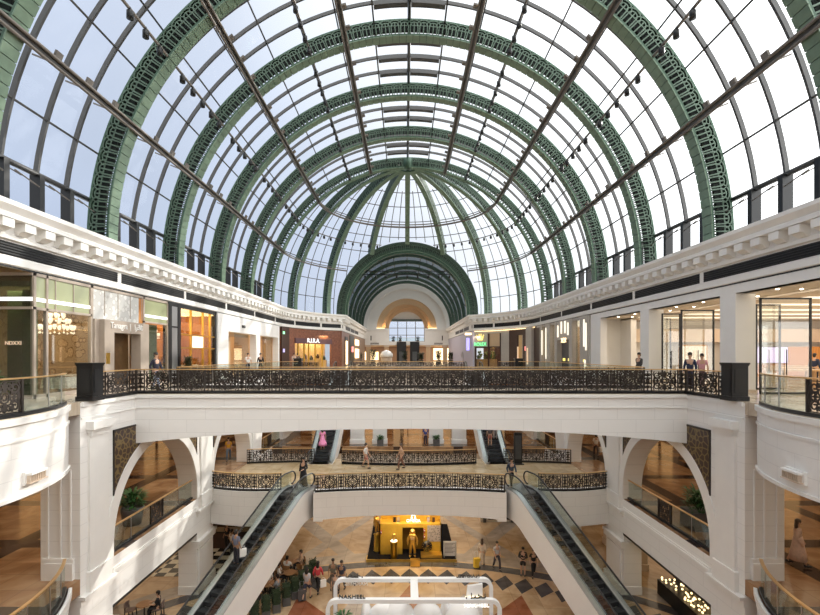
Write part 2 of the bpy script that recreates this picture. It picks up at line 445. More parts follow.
# ground floor with its inlay pattern
mb = MB(); mb.box(-34, -19, ZG-.3, 34, 80, ZG)
def inlay(poly, mi, h=.004):
    mb.mi = mi; mb.add([(x, y, ZG+h) for x, y in poly], [tuple(range(len(poly)))]); mb.mi = 0
def ring(r0, r1, cy, a0, a1, mi, n=40, cx=0):
    o = arcpts(cx, cy, r1, a0, a1, n); i_ = arcpts(cx, cy, r0, a0, a1, n)
    for k in range(n): inlay([i_[k], o[k], o[k+1], i_[k+1]], mi)
ring(19.6, 20.35, 8.9, R_(30), R_(150), 2)          # dark band
for k in range(-14, 15):                              # row of dark lozenges
    a = R_(90)+k*.0605
    def pp(r, da): return (r*math.cos(a+da), 8.9+r*math.sin(a+da))
    inlay([pp(17.45, 0), pp(18.4, -.029), pp(19.3, 0), pp(18.4, .029)], 2)
for k in range(-4, 5):                                # red points of the big star with pale fields between
    a = R_(90)+k*R_(20.8)
    def pp(r, da): return (r*math.cos(a+da), 8.9+r*math.sin(a+da))
    inlay([pp(17.3, 0), pp(11.5, -.24), pp(6, 0), pp(11.5, .24)], 1, .005)
    a += R_(10.4)
    inlay([pp(16.6, 0), pp(14.2, -.09), pp(11.5, 0), pp(14.2, .09)], 3, .007)
ring(20.5, 21.7, 8.9, R_(40), R_(140), 3)
for sx in (-1, 1):
    inlay([(sx*6.5, 29.2), (sx*7.6, 29.0), (sx*3.2, 38.0), (sx*2.4, 38.0)], 3, .012)
    inlay([(sx*3.2, 29.6), (sx*4.2, 29.4), (sx*9.5, 37.0), (sx*8.4, 37.5)], 3, .009)
struct(mb.build('floor', [M['floorG'], M['inlayred'], M['inlaydark'], M['inlaygrey']]))
mb = MB(); mb.box(-15.5, 27.2, ZG, -10.6, 34, ZG+.012)
struct(mb.build('floor_cafe', M['checker']))

# middle floor: side galleries with a round balcony, front slab with two escalator bays, far part
def gallery(sgn, z0, z1, yend, name, m, inner=0):
    pts = [(-30, 3), (-XW-.03, 3)]+[(x, y) for x, y in bulge(-1, BR-.03) if x > -XW-.025]+[(-XW-.03, yend), (-30, yend)]
    mb = MB(); mb.slab(mirror(pts, sgn), z0, z1); return mb
FRL = [(-11.8, 27.0), (-10.9, 26.68), (-9.9, 26.45), (-8.9, 26.38), (-8.0, 26.45), (-7.55, 26.55)]     # front edge of the left piece, wall to escalator
FRC = [(-5.55, 26.15), (-4.2, 26.4), (-2.8, 26.55), (-1.4, 26.62), (0, 26.65), (1.4, 26.62), (2.8, 26.55), (4.2, 26.4), (5.55, 26.15)]
MBK = 33.6
def backc(x): return 32.9+.035*x*x*.6
BKC = [(x, backc(x)) for x in (-4.9, -3.5, -2, -.7, .7, 2, 3.5, 4.9)]
BKL = [(-11.8, 33.3), (-10.4, 33.55), (-9.0, 33.7), (-7.8, 33.75), (-7.0, 33.7)]
for sgn, nm in ((-1, 'left'), (1, 'right')):
    struct(gallery(sgn, ZM-.55, ZM, 62, '', None).build('floor_middle_'+nm, M['floorM']))
poly = FRL+[(-7.55, 27.3), (-5.55, 27.3)]+FRC+[(5.55, 27.3), (7.55, 27.3)]+[(-x, y) for x, y in FRL[::-1]]
poly += [(-x, y) for x, y in BKL]+[(7.0, 34.6), (4.9, 34.6)]+BKC[::-1]+[(-4.9, 34.6), (-7.0, 34.6)]+BKL[::-1]
mb = MB(); mb.slab(poly, ZM-.6, ZM)
struct(mb.build('floor_middle_bridge', M['floorB']))
mb = MB(); mb.slab([(-XW, 39.3), (XW, 39.3), (XW, 62), (-XW, 62)], ZM-.6, ZM)
struct(mb.build('floor_middle_far', M['floorM']))
# white front of the middle bridge, its lower edge arched
def arched_face(path, ztop, zend, zmid, thick, mb):
    n = len(path); L = [0]
    for i in range(1, n): L.append(L[-1]+(Vector(path[i])-Vector(path[i-1])).length)
    pts = []
    for i, p in enumerate(path):
        t = 2*L[i]/L[-1]-1; zb = zend+(zmid-zend)*math.sqrt(max(0, 1-t*t*.98))
        pts.append((p, zb))
    vs = []; fs = []
    for (p, zb) in pts: vs += [(p[0], p[1], ztop), (p[0], p[1], zb), (p[0], p[1]+thick, zb), (p[0], p[1]+thick, ztop)]
    for i in range(n-1):
        for k in range(4): fs.append((i*4+k, i*4+(k+1) % 4, i*4+4+(k+1) % 4, i*4+4+k))
    fs += [(0, 1, 2, 3), ((n-1)*4, (n-1)*4+1, (n-1)*4+2, (n-1)*4+3)]
    mb.add(vs, fs)
def dense(path, k=5):
    out = []
    for a, b in zip(path[:-1], path[1:]):
        for i in range(k): out.append((a[0]+(b[0]-a[0])*i/k, a[1]+(b[1]-a[1])*i/k))
    return out+[path[-1]]
mb = MB()
arched_face(dense([(x, y-.04) for x, y in FRC]), ZM+.02, ZM-1.65, ZM-1.42, .8, mb)
for sg in (-1, 1):
    q = [(x if sg < 0 else -x, y-.04) for x, y in FRL]
    arched_face(dense(q), ZM+.02, ZM-2.05, ZM-2.0, .7, mb)
    x0 = -5.55 if sg < 0 else 5.55
    mb.box(min(x0, x0+sg*-.0)-.0, 26.2, ZM-1.66, x0+.001+(-sg)*.5, 33.5, ZM-.02)
    mb.box(min(sg*7.55, sg*7.9), 26.6, ZM-2.05, max(sg*7.55, sg*7.9), 33.5, ZM-.02)
mb.box(-5.5, 27.0, ZM-1.2, 5.5, 32.8, ZM-.6)
for sg in (-1, 1): mb.box(min(sg*7.6, sg*11.8), 27.1, ZM-1.9, max(sg*7.6, sg*11.8), 33.2, ZM-.6)
# back faces
for i in range(len(BKC)-1):
    a, b = BKC[i], BKC[i+1]; mb.prism([(a[0], a[1]-.3, ZM-1.2), (b[0], b[1]-.3, ZM-1.2), (b[0], b[1], ZM-1.2), (a[0], a[1], ZM-1.2)], (0, 0, 1.2))
mb.box(-7.6, 27.35, ZM-1.2, -5.5, 33.5, ZM-.6); mb.box(5.5, 27.35, ZM-1.2, 7.6, 33.5, ZM-.6)
struct(mb.build('trim_middle_bridge', M['stoneY']))

# upper floor
BY0, BY1 = 19.44, 23.0
for sgn, nm in ((-1, 'left'), (1, 'right')):
    struct(gallery(sgn, -.45, 0, 38.2, '', None).build('floor_upper_'+nm, M['floorU']))
mb = MB()
mb.slab([(-30, 38.2), (-XW, 38.2), (-9.6, FARY), (-7.9, FARY), (-7.9, 44.8), (-4.9, 44.8), (-4.9, FARY), (4.9, FARY), (4.9, 44.8), (7.9, 44.8), (7.9, FARY), (9.6, FARY), (XW, 38.2), (30, 38.2), (30, 112), (-30, 112)], -.45, 0)
struct(mb.build('floor_upper_far', M['floorU']))
mb = MB(); mb.box(-30, 45.5, -1.3, 30, 62, -.45)
for sg in (-1, 1): mb.box(min(sg*(XW+.9), sg*30), 3, -1.3, max(sg*(XW+.9), sg*30), 62, -.45)
mb.box(-4.8, FARY+.1, -1.3, 4.8, 45.6, -.45)
struct(mb.build('ceiling_middle', M['ceil']))
mb = MB(); mb.box(-30, 45.5, -7.9, 30, 62, ZM-.56); mb.box(-XW, 39.5, -7.9, XW, 45.5, ZM-.6)
for sg in (-1, 1): mb.box(min(sg*(XW+.9), sg*30), 3, -7.9, max(sg*(XW+.9), sg*30), 62, ZM-.56)
struct(mb.build('ceiling_ground', M['ceil']))

# front bridge on the upper floor: fascia with shallow arch, deck and mouldings
mb = MB()
n = 48; path = [(-XW+2*XW*i/n, BY0) for i in range(n+1)]
vs = []; fs = []
for x, y in path:
    t = x/XW; zb = -2.12+.62*(1-abs(t)**2.2)
    vs += [(x, BY0, -.02), (x, BY0, zb), (x, BY1, zb), (x, BY1, -.02)]
for i in range(n):
    for k in range(4): fs.append((i*4+k, i*4+(k+1) % 4, i*4+4+(k+1) % 4, i*4+4+k))
mb.add(vs, fs); mb.add([vs[0], vs[1], vs[2], vs[3]], [(0, 1, 2, 3)]); mb.add(vs[-4:], [(0, 1, 2, 3)])
mb.mi = 1
mb.box(-XW, BY0-.08, -.16, XW, BY0, -.03); mb.box(-XW, BY0-.035, -.62, XW, BY0, -.56)
mb.mi = 2; mb.box(-XW, BY0-.02, -.03, XW, BY1+.02, 0)
struct(mb.build('bridge', [M['stoneY'], M['trim'], M['floorU']]))

# ------------------------------------------------------------------ side arcades
ARCH_ZC = -5.86
def arch_wall(mb, sgn, ya, yb, yc, r, x0, x1, ztop, sill):
    """wall panel ya..yb with a round-headed opening, between the planes x0 and x1"""
    n = 36; arc = [(yc+r*math.cos(PI-PI*i/n), ARCH_ZC+r*math.sin(PI-PI*i/n)) for i in range(n+1)]
    def quad(y0, z0, y1, z1, y2, z2, y3, z3):
        for x in (x0, x1): mb.add([(sgn*x, y0, z0), (sgn*x, y1, z1), (sgn*x, y2, z2), (sgn*x, y3, z3)], [(0, 1, 2, 3)])
    quad(ya, sill, yc-r, sill, yc-r, ztop, ya, ztop); quad(yc+r, sill, yb, sill, yb, ztop, yc+r, ztop)
    for (y0, z0), (y1, z1) in zip(arc[:-1], arc[1:]):
        quad(y0, z0, y1, z1, y1, ztop, y0, ztop)
        mb.add([(sgn*x0, y0, z0), (sgn*x1, y0, z0), (sgn*x1, y1, z1), (sgn*x0, y1, z1)], [(0, 1, 2, 3)])
    for y in (yc-r, yc+r): mb.add([(sgn*x0, y, sill), (sgn*x1, y, sill), (sgn*x1, y, ARCH_ZC), (sgn*x0, y, ARCH_ZC)], [(0, 1, 2, 3)])
def archivolt(mb, sgn, yc, r, x, w=.5, d=.06, zb=None):
    n = 40; zb = ZM if zb is None else zb
    pts = [(yc-r, zb)]+[(yc+r*math.cos(PI-PI*i/n), ARCH_ZC+r*math.sin(PI-PI*i/n)) for i in range(n+1)]+[(yc+r, zb)]
    po = [(yc-r-w*.0, zb)]
    out = [(yc-(r+w), zb)]+[(yc+(r+w)*math.cos(PI-PI*i/n), ARCH_ZC+(r+w)*math.sin(PI-PI*i/n)) for i in range(n+1)]+[(yc+r+w, zb)]
    for (a, b, c, e_) in zip(pts[:-1], pts[1:], out[1:], out[:-1]):
        mb.prism([(sgn*x, a[0], a[1]), (sgn*x, b[0], b[1]), (sgn*x, c[0], c[1]), (sgn*x, e_[0], e_[1])], (-sgn*d, 0, 0))
def spandrel(mb, sgn, yc, r, x, yedge, ztop, zlow, d=.03):
    """ornamental corner between arch and pier"""
    n = 12; s_ = 1 if yedge > yc else -1
    pts = [(yedge, ztop)]
    # points of the arch ring from the pier edge inward
    ylim = yc+s_*r*.32
    a_low = math.asin(max(-1, min(1, (zlow-ARCH_ZC)/r)))
    pts.append((yedge, zlow))
    y_low = yc+s_*r*math.cos(a_low)
    pts.append((y_low, zlow))
    a1 = math.acos(.32)
    for i in range(1, n+1):
        a = a_low+(a1-a_low)*i/n; pts.append((yc+s_*r*math.cos(a), min(ztop-.02, ARCH_ZC+r*math.sin(a))))
    pts.append((ylim, ztop))
    mb.prism([(sgn*x, y, z) for y, z in pts], (-sgn*d, 0, 0))
BAYS = [(17.95, 25.15, 3.6, True), (27.3, 33.8, 3.25, False), (36.3, 42.6, 3.15, True)]
WT = 1.0
for sgn, nm in ((-1, 'left'), (1, 'right')):
    mb = MB()
    xa, xb = XW, XW+WT
    def bx(y0, y1, z0, z1, e=0.0, back=None):
        x0_, x1_ = sgn*(XW-e), sgn*(back or xb); mb.box(min(x0_, x1_), y0, z0, max(x0_, x1_), y1, z1)
    edge = 16.15
    piers = [(16.15, 17.95), (25.15, 27.3), (33.8, 36.3), (42.6, 45.0)]
    for i, (ya, yb, r, sill) in enumerate(BAYS):
        yc = (ya+yb)/2
        arch_wall(mb, sgn, ya, yb, yc, (yb-ya)/2-.001, xa, xb, -.05, ZM-.02)
        bx(ya, yb, -8.2, ZM-.02)                      # fascia below the arch
    for i, (ya, yb) in enumerate(piers):
        bx(ya, yb, ZG, -.05, 0, XW+1.4 if i == 0 else None)
    bx(45, 62, ZG, -.05)
    struct(mb.build('wall_arcade_'+nm, M['stoneX']))
    mb = MB()
    for i, (ya, yb) in enumerate(piers):
        yc = (ya+yb)/2; hw = (yb-ya)/2-.38
        bx(yc-hw, yc+hw, -6.2, -1.31, .10)                               # raised pilaster
        bx(yc-hw-.08, yc+hw+.08, ZM-.62, -6.2, .16)                        # its base
        bx(ya-.05, yb+.05, ZM-.75, ZM-.63, .22); bx(ya-.02, yb+.02, ZM-1.0, ZM-.75, .06)   # string course
        bx(yc-hw-.06, yc+hw+.06, -1.15, -1.05, .2); bx(yc-hw-.1, yc+hw+.1, -1.05, -.75, .3); bx(yc-hw, yc+hw, -1.3, -1.15, .15)
        bx(ya+.25, yb-.25, -11.2, ZM-2.9, .08); bx(ya-.06, yb+.06, ZG, ZG+.45, .14); bx(ya-.06, yb+.06, ZM-2.75, ZM-2.5, .14); bx(ya-.1, yb+.1, ZM-2.5, ZM-2.35, .2)
        if i == 0:                                                      # the side of the first pier turned to the camera
            for z0_, z1_, e_ in ((ZM, ZM+.6, .12), (ZM+.6, ZM+.75, .08)):
                x0_, x1_ = sgn*(XW+.2), sgn*(XW+1.3); mb.box(min(x0_, x1_), ya-e_, z0_, max(x0_, x1_), ya, z1_)
            for xx in (.3, .65, 1.1):
                x0_, x1_ = sgn*(XW+xx), sgn*(XW+xx+.06); mb.box(min(x0_, x1_), ya-.05, ZM+.75, max(x0_, x1_), ya, -2.4)
    for ya, yb, r, sill in BAYS:
        bx(ya, yb, -6.95, -6.82, .08); bx(ya, yb, -6.82, -6.74, .05)
        archivolt(mb, sgn, (ya+yb)/2, (yb-ya)/2, xa, .48, .05)
    # floor edge mouldings along the upper floor
    bx(16.2, 45, -.18, -.02, .07); bx(16.2, 45, -.64, -.58, .035)
    struct(mb.build('trim_arcade_'+nm, M['trim']))
    mb = MB()
    for ya, yb, r, sill in BAYS:
        yc = (ya+yb)/2
        for ye in (ya+.03, yb-.03):
            spandrel(mb, sgn, yc, (yb-ya)/2+.48, xa, ye, -1.36, -3.85, .03)
    struct(mb.build('trim_spandrel_'+nm, M['mosaic']))
    mb = MB()
    for ya, yb, r, sill in BAYS:       # dark frame of the spandrels, lintel of the ground floor openings
        yc = (ya+yb)/2
        for ye, s_ in ((ya, 1), (yb, -1)):
            y0_, y1_ = sorted((ye, ye+s_*.07)); bx(y0_, y1_, -3.9, -1.3, .045)
            y0_, y1_ = sorted((ye, ye+s_*2.5)); bx(y0_, y1_, -1.38, -1.3, .045)
        bx(ya, yb, -8.3, -8.2, .02); bx(ya+.0, yb-.0, -8.32, -8.3, -.25)
    struct(mb.build('trim_lintel_'+nm, M['ironp']))
    # round balconies of the upper and the middle floor
    mb = MB()
    fr = [p for p in bulge(sgn, n=40)]
    prof = [(0, -.05), (0, -2.2), (-.4, -2.2), (-.4, -.05)]
    mb.sweep(fr, [(u*(1 if sgn < 0 else -1), z) for u, z in [(-.0, -.05), (-.0, -2.2), (.45, -2.2), (.45, -.05)]])
    mb.mi = 1
    sg = -1 if sgn < 0 else 1
    for u, z0_, z1_ in ((.07, -.2, -.03), (.035, -.66, -.58), (.05, -2.2, -2.1)):
        mb.sweep(fr, [(u*sg, z0_), (u*sg, z1_), (-.1*sg, z1_), (-.1*sg, z0_)])
    struct(mb.build('trim_balcony_upper_'+nm, [M['stoneX'], M['trim']]))
    mb = MB()
    mb.sweep(fr, [(0, ZM-.02), (0, ZM-2.1), (-.45*sg, ZM-2.1), (-.45*sg, ZM-.02)])
    mb.mi = 1
    for u, z0_, z1_ in ((.1, ZM-.22, ZM-.02), (.06, ZM-.34, ZM-.22), (.03, ZM-.6, ZM-.5)):
        mb.sweep(fr, [(u*sg, z0_), (u*sg, z1_), (-.1*sg, z1_), (-.1*sg, z0_)])
    struct(mb.build('trim_balcony_middle_'+nm, [M['stoneX'], M['trim']]))
    # wall vent on the round balcony, scroll bracket beside it
    q = onx(54 if sgn < 0 else 764, 0) if False else None
    py = 10.9 if sgn < 0 else 10.75
    side = 'left' if sgn < 0 else 'right'
    ang = math.asin((12.75-BC[1])/BR); px_, py_ = BC[0]+BR*math.cos(ang), BC[1]+BR*math.sin(ang)
    t = thing('wall_grille', 'cream box grille on the %s round balcony front' % ('sunlit' if sgn < 0 else 'shaded'), 'grille', (px_ if sgn < 0 else -px_, py_, -1.72), (PI/2+ang) if sgn < 0 else (-PI/2-ang), 'balcony front grilles')
    mb = MB(); mb.box(-.4, -.06, -.16, .4, .06, .2); mb.box(-.34, -.2, .1, .34, -.05, .16); mb.build('frame', M['trim'], t)
    mb = MB()
    for k in range(9): mb.box(-.33+k*.075, -.16, -.1, -.30+k*.075, -.06, .1)
    mb.box(-.36, -.18, -.13, .36, -.06, -.1); mb.build('louver', M['beige'], t)

# ------------------------------------------------------------------ cornice along the vault, round the half dome and into the passage
RC = XP
az = math.asin(XV/RC)
def cornice_path():
    pts = [(-XP, -19.0), (-XP, YD)]
    for i in range(1, 25):
        a = PI-(PI/2-az)*i/24; pts.append((RC*math.cos(a), YD+RC*math.sin(a)))
    pts.append((-XV, YE)); return pts
cp = cornice_path()
CPROF = [(0, 4.85), (.07, 4.9), (.07, 5.14), (0, 5.17), (0, 5.74), (.12, 5.78), (.12, 5.92), (.05, 5.97), (.05, 6.4), (.5, 6.42), (.5, 6.56), (.44, 6.62), (.62, 6.84), (.62, 7.0), (-2.6, 7.0), (-2.6, 6.6), (-.35, 6.6), (-.35, 4.85)]
mod_me = None
mbm = MB(); mbm.box(-.24, 0, -.12, .24, .42, .18)
mbm.add([(-.24, .0, -.12), (.24, 0, -.12), (.24, .30, -.12), (-.24, .30, -.12), (-.2, 0, -.24), (.2, 0, -.24), (.2, .12, -.24), (-.2, .12, -.24)], [(0, 1, 5, 4), (1, 2, 6, 5), (2, 3, 7, 6), (3, 0, 4, 7), (4, 5, 6, 7)])
mod_me = mbm.mesh('modillion', M['trim'])
def along(path, s):
    for a, b in zip(path[:-1], path[1:]):
        a, b = Vector(a), Vector(b); l = (b-a).length
        if s <= l: return a+(b-a)*s/l, (b-a).normalized()
        s -= l
    return Vector(path[-1]), (Vector(path[-1])-Vector(path[-2])).normalized()
def plen(path): return sum((Vector(b)-Vector(a)).length for a, b in zip(path[:-1], path[1:]))
SEP = [15.7, 22.5, 29.2, 35.9, 42.7, 49.4]
L1 = YD+19.0
for sgn, nm in ((-1, 'left'), (1, 'right')):
    path = cp if sgn < 0 else [(-x, y) for x, y in cp]
    prof = [(-u if sgn < 0 else u, z) for u, z in CPROF]       # u to the right of travel = toward the void on the left side
    mb = MB(); mb.sweep(path, prof)
    # cornice soffit band on the right side (lower fascia)
    if sgn > 0: mb.box(XP, 2, 4.4, XP+.5, 34.2, 4.85)
    root = mb.build('trim_cornice_'+nm, M['trim']); struct(root)
    tot = plen(path); k = 0; s = 13.83+19.0-12*.93
    while s < L1+18.4:
        p, d = along(path, s)
        nrm = Vector((d.y, -d.x)) if sgn < 0 else Vector((-d.y, d.x))
        p = p+nrm*.05
        if p.y > 13 and k < 98:
            inst('modillion', mod_me, root, (p.x, p.y, 6.22), math.atan2(nrm.y, nrm.x)-PI/2); k += 1
        s += .93
    # black air slots with louvers between the white dividers
    seps = [y+19.0 for y in [8.9]+SEP]+[L1+4.6, L1+9.6, L1+14.0]
    for a, b in zip(seps[:-1], seps[1:]):
        mb = MB(); q = []
        a2, b2 = a+.16, b-.16; nn = 2 if b2 < L1 else 8
        for i in range(nn+1):
            p, d = along(path, a2+(b2-a2)*i/nn); q.append((p.x, p.y))
        o = -1 if sgn < 0 else 1
        mb.sweep(q, [(.012*o, 5.22), (.012*o, 5.70), (-.02*o, 5.70), (-.02*o, 5.22)])
        for j in range(5): mb.sweep(q, [(.05*o, 5.26+j*.1), (.012*o, 5.29+j*.1), (.012*o, 5.26+j*.1)])
        mb.build('air_slot', M['vent'], root)
    # passage slots
    for k in range(3):
        mb = MB(); y0 = YV+2.5+k*6; x = sgn*(XV); mb.box(x-.03 if sgn > 0 else x-.02, y0, 5.2, x+.02 if sgn > 0 else x+.03, y0+5.2, 5.7); mb.build('air_slot', M['vent'], root)
    # black strip laid on for the shade of the groove below
    mb = MB(); mb.sweep(path, [(.0, 4.80), (.0, 4.86), (.02 if sgn > 0 else -.02, 4.86), (.02 if sgn > 0 else -.02, 4.80)]); mb.build('shadow_strip', M['black'], root)
    # solid attic behind the shopfronts and roof over the galleries
    mb = MB(); mb.box(min(sgn*(XP+.3), sgn*30), 2, 6.7, max(sgn*(XP+.3), sgn*30), YD, 7.0)
    struct(mb.build('ceiling_gallery_'+nm, M['trim']))
# the hall goes on behind the photographer and ends in a plain wall
mb = MB(); mb.box(-30, -19.4, ZG, 30, -19.0, 25); struct(mb.build('wall_front', M['white']))
mb = MB(); mb.box(-XW, -1.6, -1.6, XW, .7, -.02); struct(mb.build('floor_viewing_bridge', M['floorU']))
for sg in (-1, 1):
    mb = MB(); mb.box(min(sg*(XP+.3), sg*30), -19, 6.7, max(sg*(XP+.3), sg*30), 2, 7.0); mb.box(min(sg*24, sg*24.3), -19, ZG, max(sg*24, sg*24.3), 3, 6.7); mb.box(min(sg*(XW+.03), sg*30), -19, -.45, max(sg*(XW+.03), sg*30), 3, 0)
    mb.box(min(sg*(XW+.03), sg*30), -19, ZM-.55, max(sg*(XW+.03), sg*30), 3, ZM)
    struct(mb.build('wall_side_near', M['white']))
# roof terrace around the apse (ring between cornice and the dome springing)
mb = MB()
for sgn in (-1, 1):
    for i in range(12):
        a0 = PI/2+sgn*(az+.0)+sgn*(PI/2-az)*i/12; a1 = PI/2+sgn*az+sgn*(PI/2-az)*(i+1)/12
        q = [(r*math.cos(a), YD+r*math.sin(a)) for r, a in ((14.2, a0), (14.2, a1), (30, a1), (30, a0))]
        mb.slab(q, 6.7, 6.95)
struct(mb.build('ceiling_apse', M['trim']))
# ------------------------------------------------------------------ green lattice ribs of the vault
def polar(r, a): return Vector((r*math.cos(a), 0, r*math.sin(a)))
def band(mb, r0, r1, y0, y1, a0, a1, n):
    """curved bar with rectangular section"""
    vs = []; fs = []
    for i in range(n+1):
        a = a0+(a1-a0)*i/n
        for r, y in ((r0, y0), (r1, y0), (r1, y1), (r0, y1)):
            p = polar(r, a); vs.append((p.x, y, p.z))
    for i in range(n):
        for k in range(4): fs.append((i*4+k, i*4+(k+1) % 4, i*4+4+(k+1) % 4, i*4+4+k))
    fs += [(0, 1, 2, 3), tuple(range(n*4, n*4+4))]
    mb.add(vs, fs)
def rib_meshes(ri, ro, T, a0, a1, pitch, seg=9, slotw=.05):
    nmod = int((a1-a0)*(ri+ro)/2/pitch); nb = max(24, nmod)
    out = {}
    mb = MB(); band(mb, ro-.09, ro, -T/2-.03, T/2+.03, a0, a1, nb)
    band(mb, ri, ri+.10, -T/2-.03, T/2+.03, a0, a1, nb); out['flange'] = mb.mesh('rib_flange', M['green'])
    for y, nm_ in ((-T/2, 'front_lattice'), (T/2, 'back_lattice')):
        mb = MB()
        for k in range(nmod):
            ac = a0+(a1-a0)*(k+.5)/nmod
            er = polar(1, ac); et = polar(1, ac+PI/2); c = er*(ro-.47)
            c = er*(ro-.09-.34); rr = pitch*.74
            pts = [c+et*rr*math.cos(PI*i/seg)+er*.34*math.sin(PI*i/seg) for i in range(seg+1)]
            mb.ribbon([p+Vector((0, y, 0)) for p in pts], slotw, (0, 1, 0), .06)
            rr2 = pitch*.40
            pts = [c+et*rr2*math.cos(PI*i/seg)+er*.2*math.sin(PI*i/seg) for i in range(seg+1)]
            mb.ribbon([p+Vector((0, y, 0)) for p in pts], slotw, (0, 1, 0), .05)
            for q in (-.40, 0.0, .26, -.26, .40):
                if q in (.26, -.26): continue
                lo_ = er*(ri+.06)+et*pitch*q; hi_ = c+et*pitch*q+(er*.0 if q else er*.16)
                mb.ribbon([lo_+Vector((0, y, 0)), hi_+Vector((0, y, 0))], slotw*1.25, (0, 1, 0), .05)
            mb.ribbon([c+et*pitch*.52-er*.02+Vector((0, y, 0)), c-et*pitch*.52-er*.02+Vector((0, y, 0))], slotw, (0, 1, 0), .04)
        out[nm_] = mb.mesh('rib_lattice', M['greenloop'])
    mb = MB(); band(mb, ri+.42*(ro-ri), ro-.05, -.05, .05, a0, a1, nb); out['core'] = mb.mesh('rib_core', M['greendark'])
    mb = MB()
    nt_ = int((a1-a0)*ri/.44)
    for k in range(nt_):
        b0_, b1_ = a0+(a1-a0)*k/nt_, a0+(a1-a0)*(k+.93)/nt_
        band(mb, ri-.05, ri, -T/2-.05, T/2+.05, b0_, b1_, 1)
    out['soffit'] = mb.mesh('rib_soffit', M['greenplate'])
    return out
M['greenplate'] = mat('green_plate', (.15, .22, .15), .35, .15, var=.12, scale=3)
rm = rib_meshes(RIN, ROUT, .6, R_(-2), R_(182), .62)
ribl = ['green lattice roof rib cut off by the top corners of the photo, nearest', 'first complete lattice roof rib from the camera, its crown above the frame',
        'second complete lattice roof rib, its crown just below the top edge', 'third complete green lattice roof rib, between two higher and two lower ones',
        'fourth complete green lattice roof rib, next before the dome', 'fifth lattice roof rib, where the radial dome ribs meet']
for y, lb in zip(RIBY, ribl):
    t = thing('roof_rib', lb, 'roof rib', (0, y, ZC), 0, 'green arched ribs of the glass vault')
    for k, me in rm.items(): inst(k, me, t)
# ------------------------------------------------------------------ glass vault between the ribs
ANG = [-1.4]+[7+8.3*k for k in range(11)]; ANG = ANG+[180-a for a in ANG[:-1][::-1]]; ANG = [R_(a) for a in ANG]
RG = 16.28
BAYY = [-19.0, -12.0, -5.0, 2.0, 9.0]+RIBY
for i, (ya, yb) in enumerate(zip(BAYY[:-1], BAYY[1:])):
    mb = MB()
    for k in range(len(ANG)-1):
        p0, p1 = polar(RG, ANG[k]), polar(RG, ANG[k+1])
        mb.add([(p0.x, ya, ZC+p0.z), (p1.x, ya, ZC+p1.z), (p1.x, yb, ZC+p1.z), (p0.x, yb, ZC+p0.z)], [(0, 1, 2, 3)])
    root = struct(mb.build('window_%d' % (i+1), M['roofglass']))
    for j in (1, 2, 3):
        y = ya+(yb-ya)*j/4; mb = MB(); s0 = len(mb.v)
        band(mb, 16.06, RG-.02, -.055, .055, ANG[0], ANG[-1], 66); mb.xf(Matrix.Translation((0, y, ZC)))
        mb.build('mullion', M['mull'], root)
        mb = MB()                                  # dark ventilation flaps at the crown
        band(mb, 15.86, 15.97, -.2, .2, R_(82), R_(89.6), 4); band(mb, 15.86, 15.97, -.2, .2, R_(90.4), R_(98), 4)
        mb.xf(Matrix.Translation((0, y, ZC))); mb.build('vent_flap', M['mull'], root)
        for sg in (-1, 1):                         # thick posts of the low windows
            mb = MB(); mb.box(min(sg*15.75, sg*16.2), y-.13, 6.9, max(sg*15.75, sg*16.2), y+.13, 9.32); mb.build('post', M['black'], root)
    mb = MB()
    for a in ANG[1:-1]:
        p = polar(16.12, a); big = abs(a-PI/2) < .01 or a < .2 or a > PI-.2
        wd = .12 if big else .05
        mb.tube([(p.x, ya, ZC+p.z), (p.x, yb, ZC+p.z)], wd, 6)
    for a in (R_(81.7), R_(98.3)):
        p = polar(15.9, a); mb.beam((p.x, ya, ZC+p.z), (p.x, yb, ZC+p.z), .1, .1)
    mb.build('purlin', M['mull'], root)
    mb = MB()
    for sg in (-1, 1):
        x = sg*15.7
        for j in range(4):
            y0 = ya+(yb-ya)*j/4; mb.tube([(x, y0+.3, 9.0), (x, y0+1.5, 8.75)], .03, 5); mb.beam((x, y0+.6, 8.9), (sg*16.2, y0+.6, 9.2), .05, .05)
    mb.build('window_opener', M['pipe'], root)
# ------------------------------------------------------------------ pipes and lighting rails along the vault
names = {22: 'lowest', 48.5: 'middle', 74: 'topmost'}
for a in (22, 48.5, 74):
    for sg in (-1, 1):
        p = polar(14.82, R_(a)); n_ = Vector((-p.z, 0, p.x)).normalized(); x, z = -sg*-p.x*1, ZC+p.z
        x = sg*p.x; nx = sg*n_.x
        t = thing('service_conduit', '%s grey-brown service conduit running under the ribs on the %s slope of the vault' % (names[a], 'blue-sky' if sg < 0 else 'sunny white'), 'conduit', (x, 9.0, z), 0, 'service conduits under the ribs')
        mb = MB(); h = Vector((nx, 0, n_.z))
        for d in (-.13, .13): mb.tube([h*d, h*d+Vector((0, YD-9.0, 0))], .065, 8)
        mb.build('tube', M['pipe'], t)
        mb = MB(); e_ = Vector((sg*p.x, 0, p.z)).normalized()
        mb.obox(Vector((0, (YD-9)/2, 0))+e_*.1, h*.15, (0, (YD-9)/2, 0), e_*.03); mb.build('tray', M['mull'], t)
        for yy in RIBY[:-1]:
            for j in (1, 2, 3):
                y = yy+S*j/4-9; mb = MB(); mb.obox(e_*.14+h*.24+Vector((0, y, 0)), h*.22, (0, .16, 0), e_*.05); mb.obox(e_*.6+Vector((0, y, 0)), h*.03, (0, .03, 0), e_*.5)
                mb.build('bracket', M['pipe'], t)
sp = MB(); sp.tube([(0, 0, .12), (0, 0, -.2)], .14, 10); sp.tube([(0, 0, .3), (0, 0, .1)], .04, 6); sp_me = sp.mesh('spotlight', M['lamp'])
